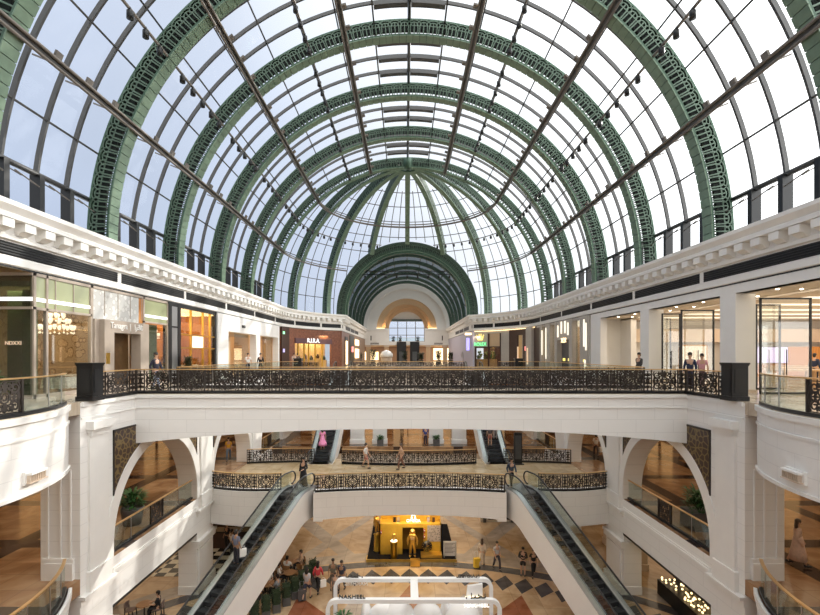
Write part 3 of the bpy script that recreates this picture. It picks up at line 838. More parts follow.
for a in (37, 65):
    for sg in (-1, 1):
        p = polar(15.1, R_(a))
        t = thing('lighting_rail', '%s lighting rail with black spotlights on the %s slope of the vault' % ('lower' if a == 37 else 'upper', 'blue-sky' if sg < 0 else 'sunny white'), 'lighting rail', (sg*p.x, 9.0, ZC+p.z), 0, 'lighting rails of the vault')
        mb = MB(); mb.tube([(0, 0, 0), (0, YD-9, 0)], .07, 8); mb.build('rail', M['pipe'], t)
        for yy in RIBY[:-1]:
            for j in range(5):
                inst('spotlight', sp_me, t, (-sg*.05, yy-9+1.1+j*1.18, -.28))
# ------------------------------------------------------------------ half dome
def sph(r, azm, el): return Vector((r*math.cos(el)*math.sin(azm), r*math.cos(el)*math.cos(azm), r*math.sin(el)))   # azm from +y
def incyl(p, rr=RV-.1): return p.x*p.x+p.z*p.z < rr*rr and p.y > 0
mb = MB(); ELS = [R_(-1.4)]+[R_(7+8.3*k) for k in range(11)]
NA = 32
for i in range(NA):
    a0, a1 = -PI/2+PI*i/NA, -PI/2+PI*(i+1)/NA
    for e0, e1 in zip(ELS[:-1], ELS[1:]):
        q = [sph(RG, a0, e0), sph(RG, a1, e0), sph(RG, a1, e1), sph(RG, a0, e1)]
        if all(incyl(v) for v in q): continue
        mb.add([v+Vector((0, YD, ZC)) for v in q], [(0, 1, 2, 3)])
dome = struct(mb.build('window_11', M['roofglass']))
def polyclip(pts):
    out = []; cur = []
    for p in pts:
        if incyl(p, RV-.05):
            if len(cur) > 1: out.append(cur)
            cur = []
        else: cur.append(p)
    if len(cur) > 1: out.append(cur)
    return out
off = Vector((0, YD, ZC))
for i in range(1, NA):
    if i % 4 == 0: continue
    a = -PI/2+PI*i/NA; mb = MB()
    top = 82 if i % 2 == 0 else 66
    for seg in polyclip([sph(16.14, a, R_(-1.4+(top+1.4)*k/30)) for k in range(31)]): mb.tube([p+off for p in seg], .048, 6)
    mb.build('mullion', M['mull'], dome)
for el, rad in [(e_, .05) for e_ in ELS[1:-1]]:
    mb = MB()
    for seg in polyclip([sph(16.12, -PI/2+PI*k/64, el) for k in range(65)]): mb.tube([p+off for p in seg], rad, 6)
    mb.build('purlin', M['mull'], dome)
for el, r, rad, nm in ((22, 14.9, .09, 'lower grey ring conduit round the glass dome, meeting the ribs low down'), (48.5, 14.9, .12, 'upper grey ring conduit round the glass dome, above the passage mouth')):
    t = thing('ring_conduit', nm, 'conduit', (0, YD, ZC))
    for sg in polyclip([sph(r, -PI/2+PI*k/64, R_(el)) for k in range(65)]):
        mb = MB(); mb.tube(sg, rad, 8); mb.tube([p*1.012+Vector((0, 0, .22)) for p in sg], rad*.6, 6); mb.build('tube', M['pipe'], t)
t = thing('ring_lighting_rail', 'ring lighting rail with black spotlights round the glass dome', 'lighting rail', (0, YD, ZC))
for sg in polyclip([sph(15.3, -PI/2+PI*k/64, R_(37)) for k in range(65)]):
    mb = MB(); mb.tube(sg, .06, 6); mb.build('rail', M['pipe'], t)
    for p in sg[1:-1:2]: inst('spotlight', sp_me, t, (p.x*.995, p.y*.995, p.z-.28))
dl = {0: 'radial dome rib at the centre, coming straight down onto the passage arch', 22.5: 'radial dome rib next to the central one, landing on the passage arch, %s',
      45: 'radial dome rib reaching the cornice beside the passage arch, %s', 67.5: 'radial dome rib furthest from the passage arch, %s'}
for azd, e0 in ((0, 38.5), (22.5, 31.8), (45, -2), (67.5, -2)):
    rmx = rib_meshes(RIN, ROUT, .5, R_(e0), R_(86.5), .62, 7)
    for sg in ((1,) if azd == 0 else (-1, 1)):
        lb = dl[azd] if azd == 0 else dl[azd] % ('blue-sky side' if sg < 0 else 'sunny white side')
        t = thing('dome_rib', lb, 'dome rib', (0, YD, ZC), PI/2-sg*R_(azd), 'radial ribs of the half dome')
        for k, me in rmx.items(): inst(k, me, t)
mb = MB(); mb.lathe([(.2, 14.85), (.4, 14.9), (.5, 15.2), (.5, 15.9), (.3, 16.0)], (0, 0, 0), 24)
tag(mb.build('dome_hub', M['green'], None, (0, YD-.2, ZC)), 'green hub where the radial dome ribs meet at the top', 'hub')
# ------------------------------------------------------------------ passage vault
rv = rib_meshes(8.55, 9.75, .8, R_(-2), R_(182), .55)
t = thing('passage_arch', 'green lattice arch framing the mouth of the dark far passage', 'arch', (0, YV-.3, ZC))
for k, me in rv.items(): inst(k, me, t)
mb = MB(); band(mb, 8.2, 8.5, -.3, .3, R_(-2), R_(182), 60); band(mb, 8.35, 9.7, .3, .9, R_(-2), R_(182), 60); mb.build('inner_ring', M['green'], t)
mb = MB(); band(mb, 9.55, 9.85, 0, YE+1.2-YV, R_(-4), R_(184), 60); mb.xf(Matrix.Translation((0, YV, ZC)))
vault = struct(mb.build('ceiling_passage', M['slate']))
for k in range(1, 7):
    mb = MB(); band(mb, 8.95, 9.5, -.2, .2, R_(-2), R_(182), 48); mb.xf(Matrix.Translation((0, YV+k*5.2, ZC)))
    tag(mb.build('passage_rib', M['slategreen'] if 'slategreen' in M else M.setdefault('slategreen', mat('slate_green', (.05, .085, .062), .4, .2, var=.1))), 'dark green curved rib inside the far passage vault, number %s from its mouth' % ['one', 'two', 'three', 'four', 'five', 'six'][k-1], 'roof rib', 'curved ribs of the passage vault')
mb = MB()
for k in range(1, 14):
    p = polar(9.45, R_(k*180/14)); mb.beam((p.x, YV, ZC+p.z), (p.x, YE, ZC+p.z), .12, .2)
mb.build('purlin', M['slatebar'], vault)
M['dullpane'] = mat('dull_pane', (.20, .23, .26), .3, 0, var=.3, scale=.5)
mb = MB()
for k in range(3, 11):
    for j in range(6):
        a0, a1 = R_(k*180/14+2.5), R_((k+1)*180/14-2.5)
        if (k*7+j*3) % 4 == 0: continue
        q = MB(); band(q, 9.5, 9.54, 0, 3.6, a0, a1, 3); q.xf(Matrix.Translation((0, YV+.9+j*5.2, ZC))); mb.add(q.v, q.f)
pass
t = thing('lighting_gantry', 'dark lighting gantry hanging across the mouth of the far passage', 'gantry', (0, YV+1.5, ZC+5.6))
mb = MB()
for dz in (0, .5): mb.tube([(-7, 0, dz), (7, 0, dz)], .06, 6)
for k in range(29): mb.tube([(-7+k*.5, 0, 0 if k % 2 else .5), (-6.5+k*.5, 0, .5 if k % 2 else 0)], .035, 5)
for x in (-6, -3, 3, 6): mb.tube([(x, 0, .5), (x*.9, 0, 2.2)], .03, 5)
mb.build('truss', M['lamp'], t)
for k in range(9): inst('spotlight', sp_me, t, (-6+k*1.5, 0, -.3))
# ------------------------------------------------------------------ end wall of the passage
ZE = 7.15
mb = MB()
def annulus(mb, r0, r1, y0, y1, n=48, a0=0, a1=PI):
    q = MB(); band(q, r0, r1, y0, y1, a0, a1, n); q.xf(Matrix.Translation((0, 0, ZE))); mb.add(q.v, q.f)
annulus(mb, 8.4, 10.5, YE-.4, YE); annulus(mb, 6.4, 8.6, YE, YE+.6)
mb.box(-10.5, YE, 3.6, -3.85, YE+.5, ZE); mb.box(3.85, YE, 3.6, 10.5, YE+.5, ZE); mb.box(-3.85, YE, 3.6, 3.85, YE+.5, 4.35)
mb.box(-10, YE-.25, 6.7, -4.0, YE, 7.1); mb.box(4.0, YE-.25, 6.7, 10, YE, 7.1)
for sg in (-1, 1):
    mb.box(sg*6.6-.25, YE-.1, 4.2, sg*6.6+.25, YE, 6.4)
endw = struct(mb.build('wall_back', M['white']))
mb = MB()
for sg in (-1, 1):
    for k in range(12): mb.box(sg*(6.8)-.9+k*.15, YE-.02, 3.72, sg*6.8-.82+k*.15, YE, 4.1)
    mb.box(sg*7.6-.1, YE-.05, 4.6, sg*7.6+.1, YE, 5.6)
mb.build('wall_grille', M['lamp'], endw)
mb = MB(); annulus(mb, 5.2, 6.5, YE+.6, YE+1.4); annulus(mb, 4.6, 5.4, YE+1.4, YE+2.4); annulus(mb, 3.85, 4.8, YE+2.4, YE+3.0)
for sg in (-1, 1): mb.box(min(sg*3.9, sg*6.5), YE+.6, 4.3, max(sg*3.9, sg*6.5), YE+3, ZE)
struct(mb.build('trim_1', M['tan']))
mb = MB(); mb.add([(-3.9, YE+3.2, 4.3), (3.9, YE+3.2, 4.3), (3.9, YE+3.2, 11.1), (-3.9, YE+3.2, 11.1)], [(0, 1, 2, 3)])
win = struct(mb.build('window_12', M['roofglass']))
mb = MB()
for k in range(5): mb.box(-3.9+k*1.95-.07, YE+3, 4.3, -3.9+k*1.95+.07, YE+3.2, 8.9)
for z in (4.3, 5.85, 7.4, 8.9): mb.box(-3.9, YE+3, z-.06, 3.9, YE+3.2, z+.06)
mb.build('mullion', M['pipe'], win)
mb = MB(); mb.box(-4, YE+2.6, 8.9, 4, YE+3.1, 9.3); mb.build('beam', M['slatebar'], win)
mb = MB(); mb.box(-4, YE+3.0, 9.3, 4, YE+3.3, 11.2); mb.build('lunette', M['white'], win)
for sg in (-1, 1):
    mb = MB(); mb.box(sg*5.6-.9, YE+.1, ZE-.02, sg*5.6+.9, YE+.6, ZE+.1); mb.build('cove_lamp', M['warmE'], endw)
# ------------------------------------------------------------------ shopfronts of the upper floor, left side
def yl(px): return onx(px, -XP)
def yr(px): return onx(px, XP)
def facade_box(mb, sgn, y0, y1, z0, z1, d0=0.0, d1=.12):
    a, b = sgn*(XP+d0), sgn*(XP+d1); mb.box(min(a, b), min(y0, y1), z0, max(a, b), max(y0, y1), z1)
# shell behind the fronts: side wall far out and partitions
for sgn, nm in ((-1, 'left'), (1, 'right')):
    mb = MB(); dpt = 22 if sgn < 0 else 33
    mb.box(min(sgn*dpt, sgn*(dpt+.3)), 2, 0, max(sgn*dpt, sgn*(dpt+.3)), 62, 6.7)
    struct(mb.build('wall_shop_rear_'+nm, M['beige']))
YT0, YT1, YT2, YT3, YT4, YT5, YT6 = 17.3, yl(46), yl(92), yl(143), yl(168), yl(180), yl(216)
YEND = YD
# --- restaurant: glass corner, window bays, portal with sign
rest = thing('shop_front', 'restaurant front with beige portal and white bilingual sign, beside the left balcony', 'shop front', (-XP, 17.3, 0))
def on_rest(mb, name, m): return mb.build(name, m, rest, world=True)
mb = MB(); bz = M['taupe']
for y, w_ in ((17.3, .12), (YT1, .1), (YT2-.1, .16), (YT3, .14), (YT4-.08, .1)): facade_box(mb, -1, y, y+w_, 0, 4.8, -.02, .12)
facade_box(mb, -1, 17.3, YT4, 4.68, 4.8, -.02, .12); facade_box(mb, -1, 17.3, YT2, 3.40, 3.5, -.02, .1); facade_box(mb, -1, YT3, YT4, 3.40, 3.5, -.02, .1); facade_box(mb, -1, 17.3, YT4, 0, .14, -.02, .12)
mb.box(-22, 17.24, 4.68, -XP, 17.36, 4.8); mb.box(-22, 17.24, 3.40, -XP, 17.36, 3.5); mb.box(-22, 17.24, 0, -XP, 17.36, .14)
for x in (-15.9, -17.8, -19.8): mb.box(x-.05, 17.24, 0, x+.05, 17.36, 4.8)
on_rest(mb, 'frame', M['taupe'])
mb = MB(); facade_box(mb, -1, 17.4, YT2, .14, 3.42, .03, .05); on_rest(mb, 'window_glass', M['shopglass'])
mb = MB(); facade_box(mb, -1, YT3+.1, YT4, .14, 3.42, .03, .05); on_rest(mb, 'window_glass', M['shopglass'])
mb = MB(); mb.box(-22, 17.28, .14, -XP-.05, 17.31, 4.7); on_rest(mb, 'window_glass', M['darkglass'])
for a_, b_ in ((17.4, YT2), (YT3+.1, YT4)): mb = MB(); facade_box(mb, -1, a_, b_, 3.5, 4.7, .03, .06); on_rest(mb, 'transom', M['greenreflect'])
mb = MB()
for k in range(8):
    y = 17.4+k*1.0; facade_box(mb, -1, y, y+.04, 3.5, 4.7, .0, .03)
on_rest(mb, 'transom_bar', M['taupe'])
for a_, b_ in ((17.4, YT2), (YT3+.1, YT4)): mb = MB(); facade_box(mb, -1, a_, b_, 3.72, 3.86, .0, .03); on_rest(mb, 'transom_light', M['whiteE'])
mb = MB(); mb.box(-22, 17.22, 3.72, -XP, 17.26, 3.86); on_rest(mb, 'transom_light', M['whiteE'])
mb = MB(); facade_box(mb, -1, YT2+.06, yl(139), 3.0, 4.68, .02, .1); on_rest(mb, 'patterned_panel', M['circlesw'])
mb = MB(); facade_box(mb, -1, yl(139)+.02, YT3, 2.9, 4.68, .02, .1); on_rest(mb, 'wood_strip', M['orangewood'])
yd0, yd1, zt = yl(107), yl(134), 2.72
mb = MB()
facade_box(mb, -1, yl(97), yd0, 0, 3.3, -.35, .15); facade_box(mb, -1, yd1, YT3-.05, 0, 3.3, -.35, .15); facade_box(mb, -1, yd0, yd1, zt, 3.3, -.35, .15)
facade_box(mb, -1, YT2+.04, yl(97), 0, 3.3, -.1, .12)
on_rest(mb, 'portal', M['taupe'])
mb = MB(); facade_box(mb, -1, yd0, yd1, 0, zt, .3, .36); on_rest(mb, 'door', M['bronzedoor'] if 'bronzedoor' in M else M.setdefault('bronzedoor', mat('bronze_door', (.12, .065, .025), .3, .4, var=.2)))
mb = MB(); facade_box(mb, -1, yl(98.5), yl(102), 1.25, 1.75, -.38, -.35); on_rest(mb, 'menu_box', M['gold'])
sx0 = -XP+.37
lettering('sign_lettering', 'Tanagra', .42, .03, M['whitesign'], rest, Vector((sx0, (yl(102.5)+yl(120))/2, 2.92))-rest.location, PI/2, .98)
lettering('sign_lettering', '|', .42, .03, M['whitesign'], rest, Vector((sx0, yl(123), 2.92))-rest.location, PI/2)
# Arabic word drawn with its joined letter shapes
ar = ''.join(['\uFE8D', '\uFEAE', '\uFECF', '\uFE8E', '\uFEE7', '\uFE8E', '\uFE97']).replace('\uFECF', '\uFECF')
lettering('sign_lettering', '\u0627\uFEAE\uFECF\u0627\uFEE7\uFE8E\uFE97', .40, .03, M['whitesign'], rest, Vector((sx0, (yl(125)+yl(138))/2, 2.92))-rest.location, PI/2, .8)
lettering('window_lettering', 'NDXXI', .2, .01, M['warmE2'], rest, Vector((-15.1, 17.22, 2.05))-rest.location, 0)
# interior of the restaurant
mb = MB(); mb.box(-19.3, 17.5, 0, -19.2, YT2+3, 4.8); mb.box(-19.2, 22.25, 0, -XP-.5, 22.35, 4.8); struct(mb.build('wall_restaurant', M['circles']))
mb = MB(); mb.box(-19.2, YT3, 0, -XP-.8, YT3+.1, 4.8); mb.box(-16.5, 22.4, 0, -16.4, YT3, 4.8); mb.box(-19, YT3+.1, 0, -18.9, YT4, 4.8); struct(mb.build('wall_restaurant_side', M['beige']))
mb = MB(); mb.box(-21.9, 17.4, 4.3, -XP-.15, YT5, 4.5); struct(mb.build('ceiling_restaurant', M['ceil']))
def curtain(label, x, y0, y1, z0, z1, m, n=26, amp=.06, cat='curtain', along_x=False):
    mb = MB(); pts = []
    for i in range(n+1):
        t_ = i/n; d = amp*math.sin(i*2.1)
        pts.append((y0+(y1-y0)*t_, d))
    vs = []; fs = []
    for (t_, d) in pts:
        for z in (z0, z1):
            vs += [(t_, x+d, z), (t_, x+d+.02, z)] if along_x else [(x+d, t_, z), (x+d+.02, t_, z)]
    for i in range(n):
        a = i*4; b = a+4; fs += [(a, b, b+2, a+2), (a+1, a+3, b+3, b+1), (a, a+1, b+1, b), (a+2, b+2, b+3, a+3)]
    mb.add(vs, fs); mb.sm = True
    return tag(mb.build('curtain', m), label, cat)
curtain('pale green curtain in the narrow window at the restaurant corner', -15.0, 17.55, YT1-.05, .1, 4.2, M['curtain'])
curtain('grey-green curtain behind the dark glass end of the restaurant', 18.0, -16.0, -14.8, .1, 4.2, M['curtain'], along_x=True)
curtain('green curtain at the far edge of the restaurant window, beside the dark pilaster', -15.0, YT4-1.0, YT4-.2, .1, 3.4, M['curtain'])
def chandelier(label, loc, s=1.0):
    t = thing('chandelier', label, 'chandelier', loc)
    mb = MB(); mb.tube([(0, 0, 1.3*s), (0, 0, .2*s)], .02, 6); mb.build('rod', M['brass'], t)
    for tier, (rr, z, n) in enumerate(((.62, 0, 12), (.45, .28, 9), (.26, .52, 6))):
        mb = MB(); q = [(rr*s*math.cos(2*PI*k/16), rr*s*math.sin(2*PI*k/16), z*s) for k in range(17)]; mb.tube(q, .02, 6)
        for k in range(n): a = 2*PI*k/n; mb.tube([(0, 0, z*s+.05), (rr*s*math.cos(a), rr*s*math.sin(a), z*s)], .012, 4)
        arm = mb.build('arm_ring', M['brass'], t)
        for k in range(n):
            a = 2*PI*k/n; c = (rr*s*math.cos(a), rr*s*math.sin(a), z*s+.08)
            mb = MB(); mb.lathe([(.03*s, -.02), (.075*s, .1*s), (.06*s, .2*s), (.02*s, .2*s)], c, 8); mb.ball((c[0], c[1], c[2]-.15), .045*s, 6)
            mb.tube([(c[0], c[1], c[2]-.12), (c[0], c[1], c[2]-.02)], .01, 4); mb.build('lamp', M['crystal'], t)
    return t
chandelier('crystal chandelier over the white dining table in the large restaurant window', (-15.6, onx(57, -15.6), 2.7), 1.0)
chandelier('smaller crystal chandelier in the window right of the restaurant door', (-16.0, onx(150, -16.0), 2.75), .8)
DTN = [-1]
def dining_table(label, x, y):
    DTN[0] += 1
    t = thing('dining_table', label, 'table', (x, y, 0), 0, 'restaurant tables')
    mb = MB(); mb.tube([(0, 0, 0), (0, 0, .72)], .06, 8); mb.lathe([(.3, 0), (.3, .03), (.05, .06)], (0, 0, 0), 14); mb.build('pedestal', M['chair'], t)
    mb = MB(); mb.lathe([(.02, .72), (.62, .72), (.62, .75), (.02, .75)], (0, 0, 0), 22, False); mb.build('tabletop', M['tablewood'], t)
    mb = MB(); vs = []; fs = []; n = 40
    for k in range(n):
        a = 2*PI*k/n; f = .64+.05*math.sin(k*1.9); vs += [(.60*math.cos(a), .60*math.sin(a), .765), (f*math.cos(a), f*math.sin(a), .22+.03*math.sin(k*2.7))]
    fs = [(2*k, 2*k+1, (2*k+3) % (2*n), (2*k+2) % (2*n)) for k in range(n)]+[tuple(range(0, 2*n, 2))]; mb.add(vs, fs); mb.build('tablecloth', M['cloth'], t)
    for k in range(3):
        a = k*2.1; g = MB(); g.lathe([(.035, .766), (.01, .775), (.008, .85), (.04, .9), (.035, .98)], (.3*math.cos(a), .3*math.sin(a), 0), 8)
        tag(g.build('wine_glass', M['shopglass'], None, (x, y, 0)), 'wine glass on the table %s, %s' % (['under the big chandelier', 'beside the column strip', 'right of the restaurant door'][DTN[0]], ['side toward the bridge', 'side toward the wall', 'side toward the camera'][k]), 'glass', 'glasses on the restaurant tables')
    return t
dining_table('white clothed round table under the big chandelier, close to the window', -15.35, onx(60, -15.35))
dining_table('white clothed round table beside the column strip of the restaurant window', -15.2, onx(80, -15.2))
dining_table('white clothed round table behind the window right of the restaurant door', -15.6, onx(152, -15.6))
# --- dark pilaster and amber boutique
t = thing('shop_front', 'polished grey stone pilaster front with black edges, between restaurant and amber shop', 'shop front', (-XP, YT4, 0))
mb = MB(); facade_box(mb, -1, YT4+.35, YT5-.35, 0, 4.8, -.03, .2); mb.build('stone_panel', M['steel'], t, world=True)
mb = MB(); facade_box(mb, -1, YT4, YT4+.35, 0, 4.8, -.06, .3); facade_box(mb, -1, YT5-.35, YT5, 0, 4.8, -.06, .3); facade_box(mb, -1, YT4+.35, YT5-.35, 3.3, 3.4, -.05, 0); facade_box(mb, -1, YT4+.35, YT5-.35, 4.6, 4.8, -.05, 0); mb.build('black_edge', M['black'], t, world=True)
t = thing('shop_front', 'amber lit shop with gold mullions and dark frame', 'shop front', (-XP, YT5, 0))
mb = MB(); facade_box(mb, -1, YT6-.3, YT6, 0, 4.8, -.04, .2); facade_box(mb, -1, YT5, YT6, 4.6, 4.8, -.04, .2); facade_box(mb, -1, YT5, YT6, 0, .25, -.04, .2); mb.build('black_frame', M['black'], t, world=True)
mb = MB()
for px in (191, 203, 210): facade_box(mb, -1, yl(px), yl(px)+.1, .25, 4.6, -.03, .1)
for z in (2.05, 2.9): facade_box(mb, -1, YT5, YT6-.3, z, z+.08, -.02, .1)
mb.build('mullion', M['gold'], t, world=True)
mb = MB(); facade_box(mb, -1, YT5, YT6-.3, .25, 4.6, .03, .05); mb.build('window_glass', M['shopglass'], t, world=True)
mb = MB(); facade_box(mb, -1, yl(191)+.1, yl(203), 2.13, 2.9, -.01, .03); mb.build('sign_panel', M.setdefault('palepanel', emis('pale_panel', (1, .72, .36), .75)), t, world=True)
lettering('sign_lettering', 'CAFE', .28, .02, M['darkbrown'], t, (.03, (yl(191)+yl(203))/2-YT5, 2.4), PI/2) if False else None
mb = MB(); mb.box(-17.2, YT5, 0, -17.0, YT6, 4.8); mb.box(-17, YT6-.1, 0, -XP-.2, YT6, 4.8); struct(mb.build('wall_amber_shop', M['orangewood']))
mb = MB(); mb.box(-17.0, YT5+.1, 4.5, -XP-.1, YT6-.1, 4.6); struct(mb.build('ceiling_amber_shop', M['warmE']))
for k in range(3):
    x, y = -15.6, YT5+1.1+k*1.5; d = thing('display_cabinet', 'amber wooden display cabinet in the amber shop, %s' % ['closest to the pilaster', 'the middle one', 'closest to the white stone front'][k], 'cabinet', (x, y, 0), 0, 'cabinets of the amber shop')
    mb = MB(); mb.box(-.35, -.5, 0, .35, .5, .85); mb.build('base', M['darkbrown'], d)
    mb = MB(); mb.box(-.33, -.48, .85, .33, .48, 1.5); mb.build('vitrine', M['shopglass'], d)
    mb = MB(); mb.box(-.3, -.4, .86, .3, .4, .95); mb.build('cushion', M['warmE2'], d)
# --- white stone shop with two openings
t = thing('shop_front', 'white stone front with two tall openings on the left side', 'shop front', (-XP, YT6, 0))
mb = MB()
o1, o2, o3, o4 = yl(227), yl(255), yl(259), yl(277)
for a, b in ((YT6+.02, o1), (o2, o3), (o4, YEND)): facade_box(mb, -1, a, b, 0, 4.8, -.12, .5)
for a, b in ((o1, o2), (o3, o4)): facade_box(mb, -1, a, b, 3.5, 4.8, -.12, .5)
mb.build('stone_frame', M['stoneX'], t, world=True)
mb = MB()
for a, b in ((o1, o2), (o3, o4)): facade_box(mb, -1, a, a+(b-a)*.45, 0, 3.5, .9, .98); facade_box(mb, -1, a, b, 3.2, 3.5, .6, .9)
mb.build('tan_panel', M['tan'], t, world=True)
for a, b in ((o1, o2), (o3, o4)): mb = MB(); facade_box(mb, -1, a+(b-a)*.45, b, 0, 3.5, .55, .57); mb.build('window_glass', M['shopglass'], t, world=True)
lettering('sign_lettering', 'FENDI', .36, .03, M['blacksign'], t, (.15, (yl(239)+yl(246))/2-YT6, 3.95), PI/2) if False else lettering('sign_lettering', 'BALLI', .34, .03, M['blacksign'], t, (.15, yl(242)-YT6, 3.95), PI/2)
mb = MB(); mb.box(-19, YT6+.1, 0, -18.8, YEND+2, 4.8); mb.box(-18.8, YEND-.1, 0, -XP-.55, YEND+.1, 4.8); struct(mb.build('wall_stone_shop', M['tan']))
mb = MB(); mb.box(-19, YT6+.1, 4.4, -XP-.5, YEND, 4.6); struct(mb.build('ceiling_stone_shop', M['ceil']))
for k in range(4):
    y = o1+.8+k*1.2; d = thing('shelf_unit', 'glowing shelf unit inside the white stone shop, %s' % ['nearest its near edge', 'second from its near edge', 'third from its near edge', 'fourth from its near edge'][k], 'shelf', (-17.5, y, 0), 0, 'shelf units of the stone shop')
    mb = MB(); mb.box(-.2, -.45, 0, -.15, .45, 2.4)
    for z in (.1, .7, 1.3, 1.9, 2.4): mb.box(-.2, -.45, z-.03, .2, .45, z)
    mb.build('shelf_frame', M['orangewood'], d)
    mb = MB()
    for z in (.7, 1.3, 1.9): mb.box(-.12, -.4, z-.06, .1, .4, z-.035)
    mb.build('shelf_light', M['warmE'], d)

# ------------------------------------------------------------------ right side: tall glass store behind white pillars
pil = [(yr(752)-.95, 'beside the black newel post of the bridge'), (yr(662), 'between the second and the third glass bay')]
for k, (y0, y1, lb) in enumerate(((20.2, 21.2, 'white square pillar right of the bridge, in front of the tall glass store'), (27.4, 28.4, 'white square pillar of the glass store, further from the bridge end'),
                       (11.2, 12.2, 'white square pillar of the glass store, nearest the camera'))):
    t = thing('pillar', lb, 'pillar', (XP+.45, (y0+y1)/2, 0), 0, 'white pillars of the glass store')
    mb = MB(); mb.box(-.45, -.5, 0, .45, .5, 4.4); mb.build('shaft', M['white'], t)
    mb = MB(); mb.box(-.47, -.52, 0, .47, .52, .12); mb.build('plinth', M['beige'], t)
mb = MB(); mb.box(XP, 34.2, 0, XP+.5, 36.0, 4.85); mb.box(XP+.5, 35.6, 0, 33, 36.0, 4.85); mb.box(XP+2.2, 34.0, 0, XP+2.6, 35.7, 4.4)
struct(mb.build('wall_store_end', M['white']))
mb = MB(); mb.box(XP+.02, 2, 4.4, XP+3.2, 35.9, 4.6); mb.box(XP+2.2, 2, 4.3, 33, 35.9, 4.5); ceil_store = struct(mb.build('ceiling_store', M['ceil']))
mb = MB()
for k in range(9): mb.box(18, 9+k*2.9, 4.26, 32.5, 9.5+k*2.9, 4.3)
mb.build('light_strip', M['warmstrip'] if 'warmstrip' in M else M.setdefault('warmstrip', emis('warm_strip', (1, .88, .68), 1.1)), ceil_store)
mb = MB()
for k in range(11):
    for xx in (15.2, 16.2): mb.tube([(xx, 9.5+k*2.35, 4.405), (xx, 9.5+k*2.35, 4.38)], .06, 10)
mb.build('downlight', M['dlE'], ceil_store)
# glass doors turned open, each a tall dark frame with its pane
def glass_door(label, y, x0=XP+.45, x1=XP+2.65, h=4.1, rz=0):
    t = thing('glass_door', label, 'glass door', (x0, y, 0), rz, 'tall open glass doors of the store')
    w_ = x1-x0; f = .07
    mb = MB(); mb.box(0, -f/2, 0, f, f/2, h); mb.box(w_-f, -f/2, 0, w_, f/2, h); mb.box(0, -f/2, h-f, w_, f/2, h); mb.box(0, -f/2, 0, w_, f/2, f); mb.build('frame', M['black'], t)
    mb = MB(); mb.box(f, -.008, f, w_-f, .008, h-f); mb.build('pane', M['shopglass'], t)
    mb = MB(); mb.tube([(w_*.5, -.06, .8), (w_*.5, -.06, 1.9)], .02, 6); mb.build('handle', M['black'], t)
glass_door('tall open glass door just behind the pillar by the bridge end, nearer the camera', 19.4)
glass_door('tall open glass door behind the first one, seen through its pane', 21.9, XP+2.2, XP+3.4)
glass_door('tall open glass door left of the white pillar by the bridge end', 24.7, XP+.3, XP+2.1)
glass_door('tall open glass door furthest along the store, beside the further pillar', 26.9, XP+.5, XP+1.6)
glass_door('tall open glass door at the edge of the photo, nearest the camera', 16.55, XP+1.0, XP+3.4)
glass_door('tall glass door behind the further white pillar, at the blank wall', 30.6, XP+1.9, XP+3.2)
# store interior
mb = MB(); mb.box(17, 34.6, 2.6, 32.8, 34.9, 3.6); mb.box(28.0, 34.4, .0, 32.9, 34.7, 2.0)
struct(mb.build('wall_store_back', M['beige']))
mb = MB(); mb.box(24.2, 33.9, 0, 32.8, 34.3, 2.25); sb = mb.build('display_wall', M['orangewood']); tag(sb, 'orange wooden display wall at the back of the store', 'display wall')
t = thing('wall_screen', 'purple video screen on the wooden wall at the back of the store', 'screen', (27.0, 33.86, 1.55)); mb = MB(); mb.box(-1.15, -.05, -.5, 1.15, .03, .65); mb.build('screen', M['purpleE'], t); mb = MB(); mb.box(-1.2, -.03, -.55, 1.2, .03, .7); mb.build('bezel', M['black'], t)
t = thing('wall_screen', 'pale wood-framed poster panel at the store wall behind the two visitors', 'panel', (21.4, 34.3, 1.2)); mb = MB(); mb.box(-1.0, -.05, -.9, 1.0, .02, 1.1); mb.build('panel', M['whitesign'], t); mb = MB()
for q in ((-1.1, -1.0, -1.0, 1.2), (1.0, 1.1, -1.0, 1.2)): mb.box(q[0], -.07, q[2], q[1], .02, q[3])
mb.box(-1.1, -.07, 1.1, 1.1, .02, 1.2); mb.build('frame', M['tablewood'], t)
TBN = [-1]
def store_table(label, x, y):
    TBN[0] += 1
    t = thing('display_table', label, 'table', (x, y, 0), 0, 'oak tables of the store')
    mb = MB(); mb.box(-1.3, -.6, .85, 1.3, .6, .93); mb.build('tabletop', M['tablewood'], t)
    for sx in (-1, 1):
        for sy in (-1, 1):
            mb = MB(); mb.box(sx*1.15-.07, sy*.48-.07, 0, sx*1.15+.07, sy*.48+.07, .85); mb.build('leg', M['tablewood'], t)
    for k in range(4):
        q = thing('tablet', 'dark tablet on the %s, %s from its left end' % (label.split(' where')[0].split(' closer')[0].split(' beside')[0].replace('oak display table','')+['table before the seated visitor','table closer to the purple screen','table beside the glass doors'][TBN[0]], ['one', 'two', 'three', 'four'][k]), 'tablet', (x-.9+k*.6, y, .935), 0, 'tablets on the store tables')
        mb = MB(); mb.box(-.13, -.09, 0, .13, .09, .012); mb.build('body', M['steel'], q); mb = MB(); mb.box(-.12, -.08, .012, .12, .08, .014); mb.build('screen', M['black'], q)
store_table('oak display table where the seated visitors lean, deep in the store', 22.4, 26.5)
store_table('oak display table closer to the purple screen', 25.9, 30.4)
store_table('oak display table beside the row of glass doors', 19.5, 22.8)
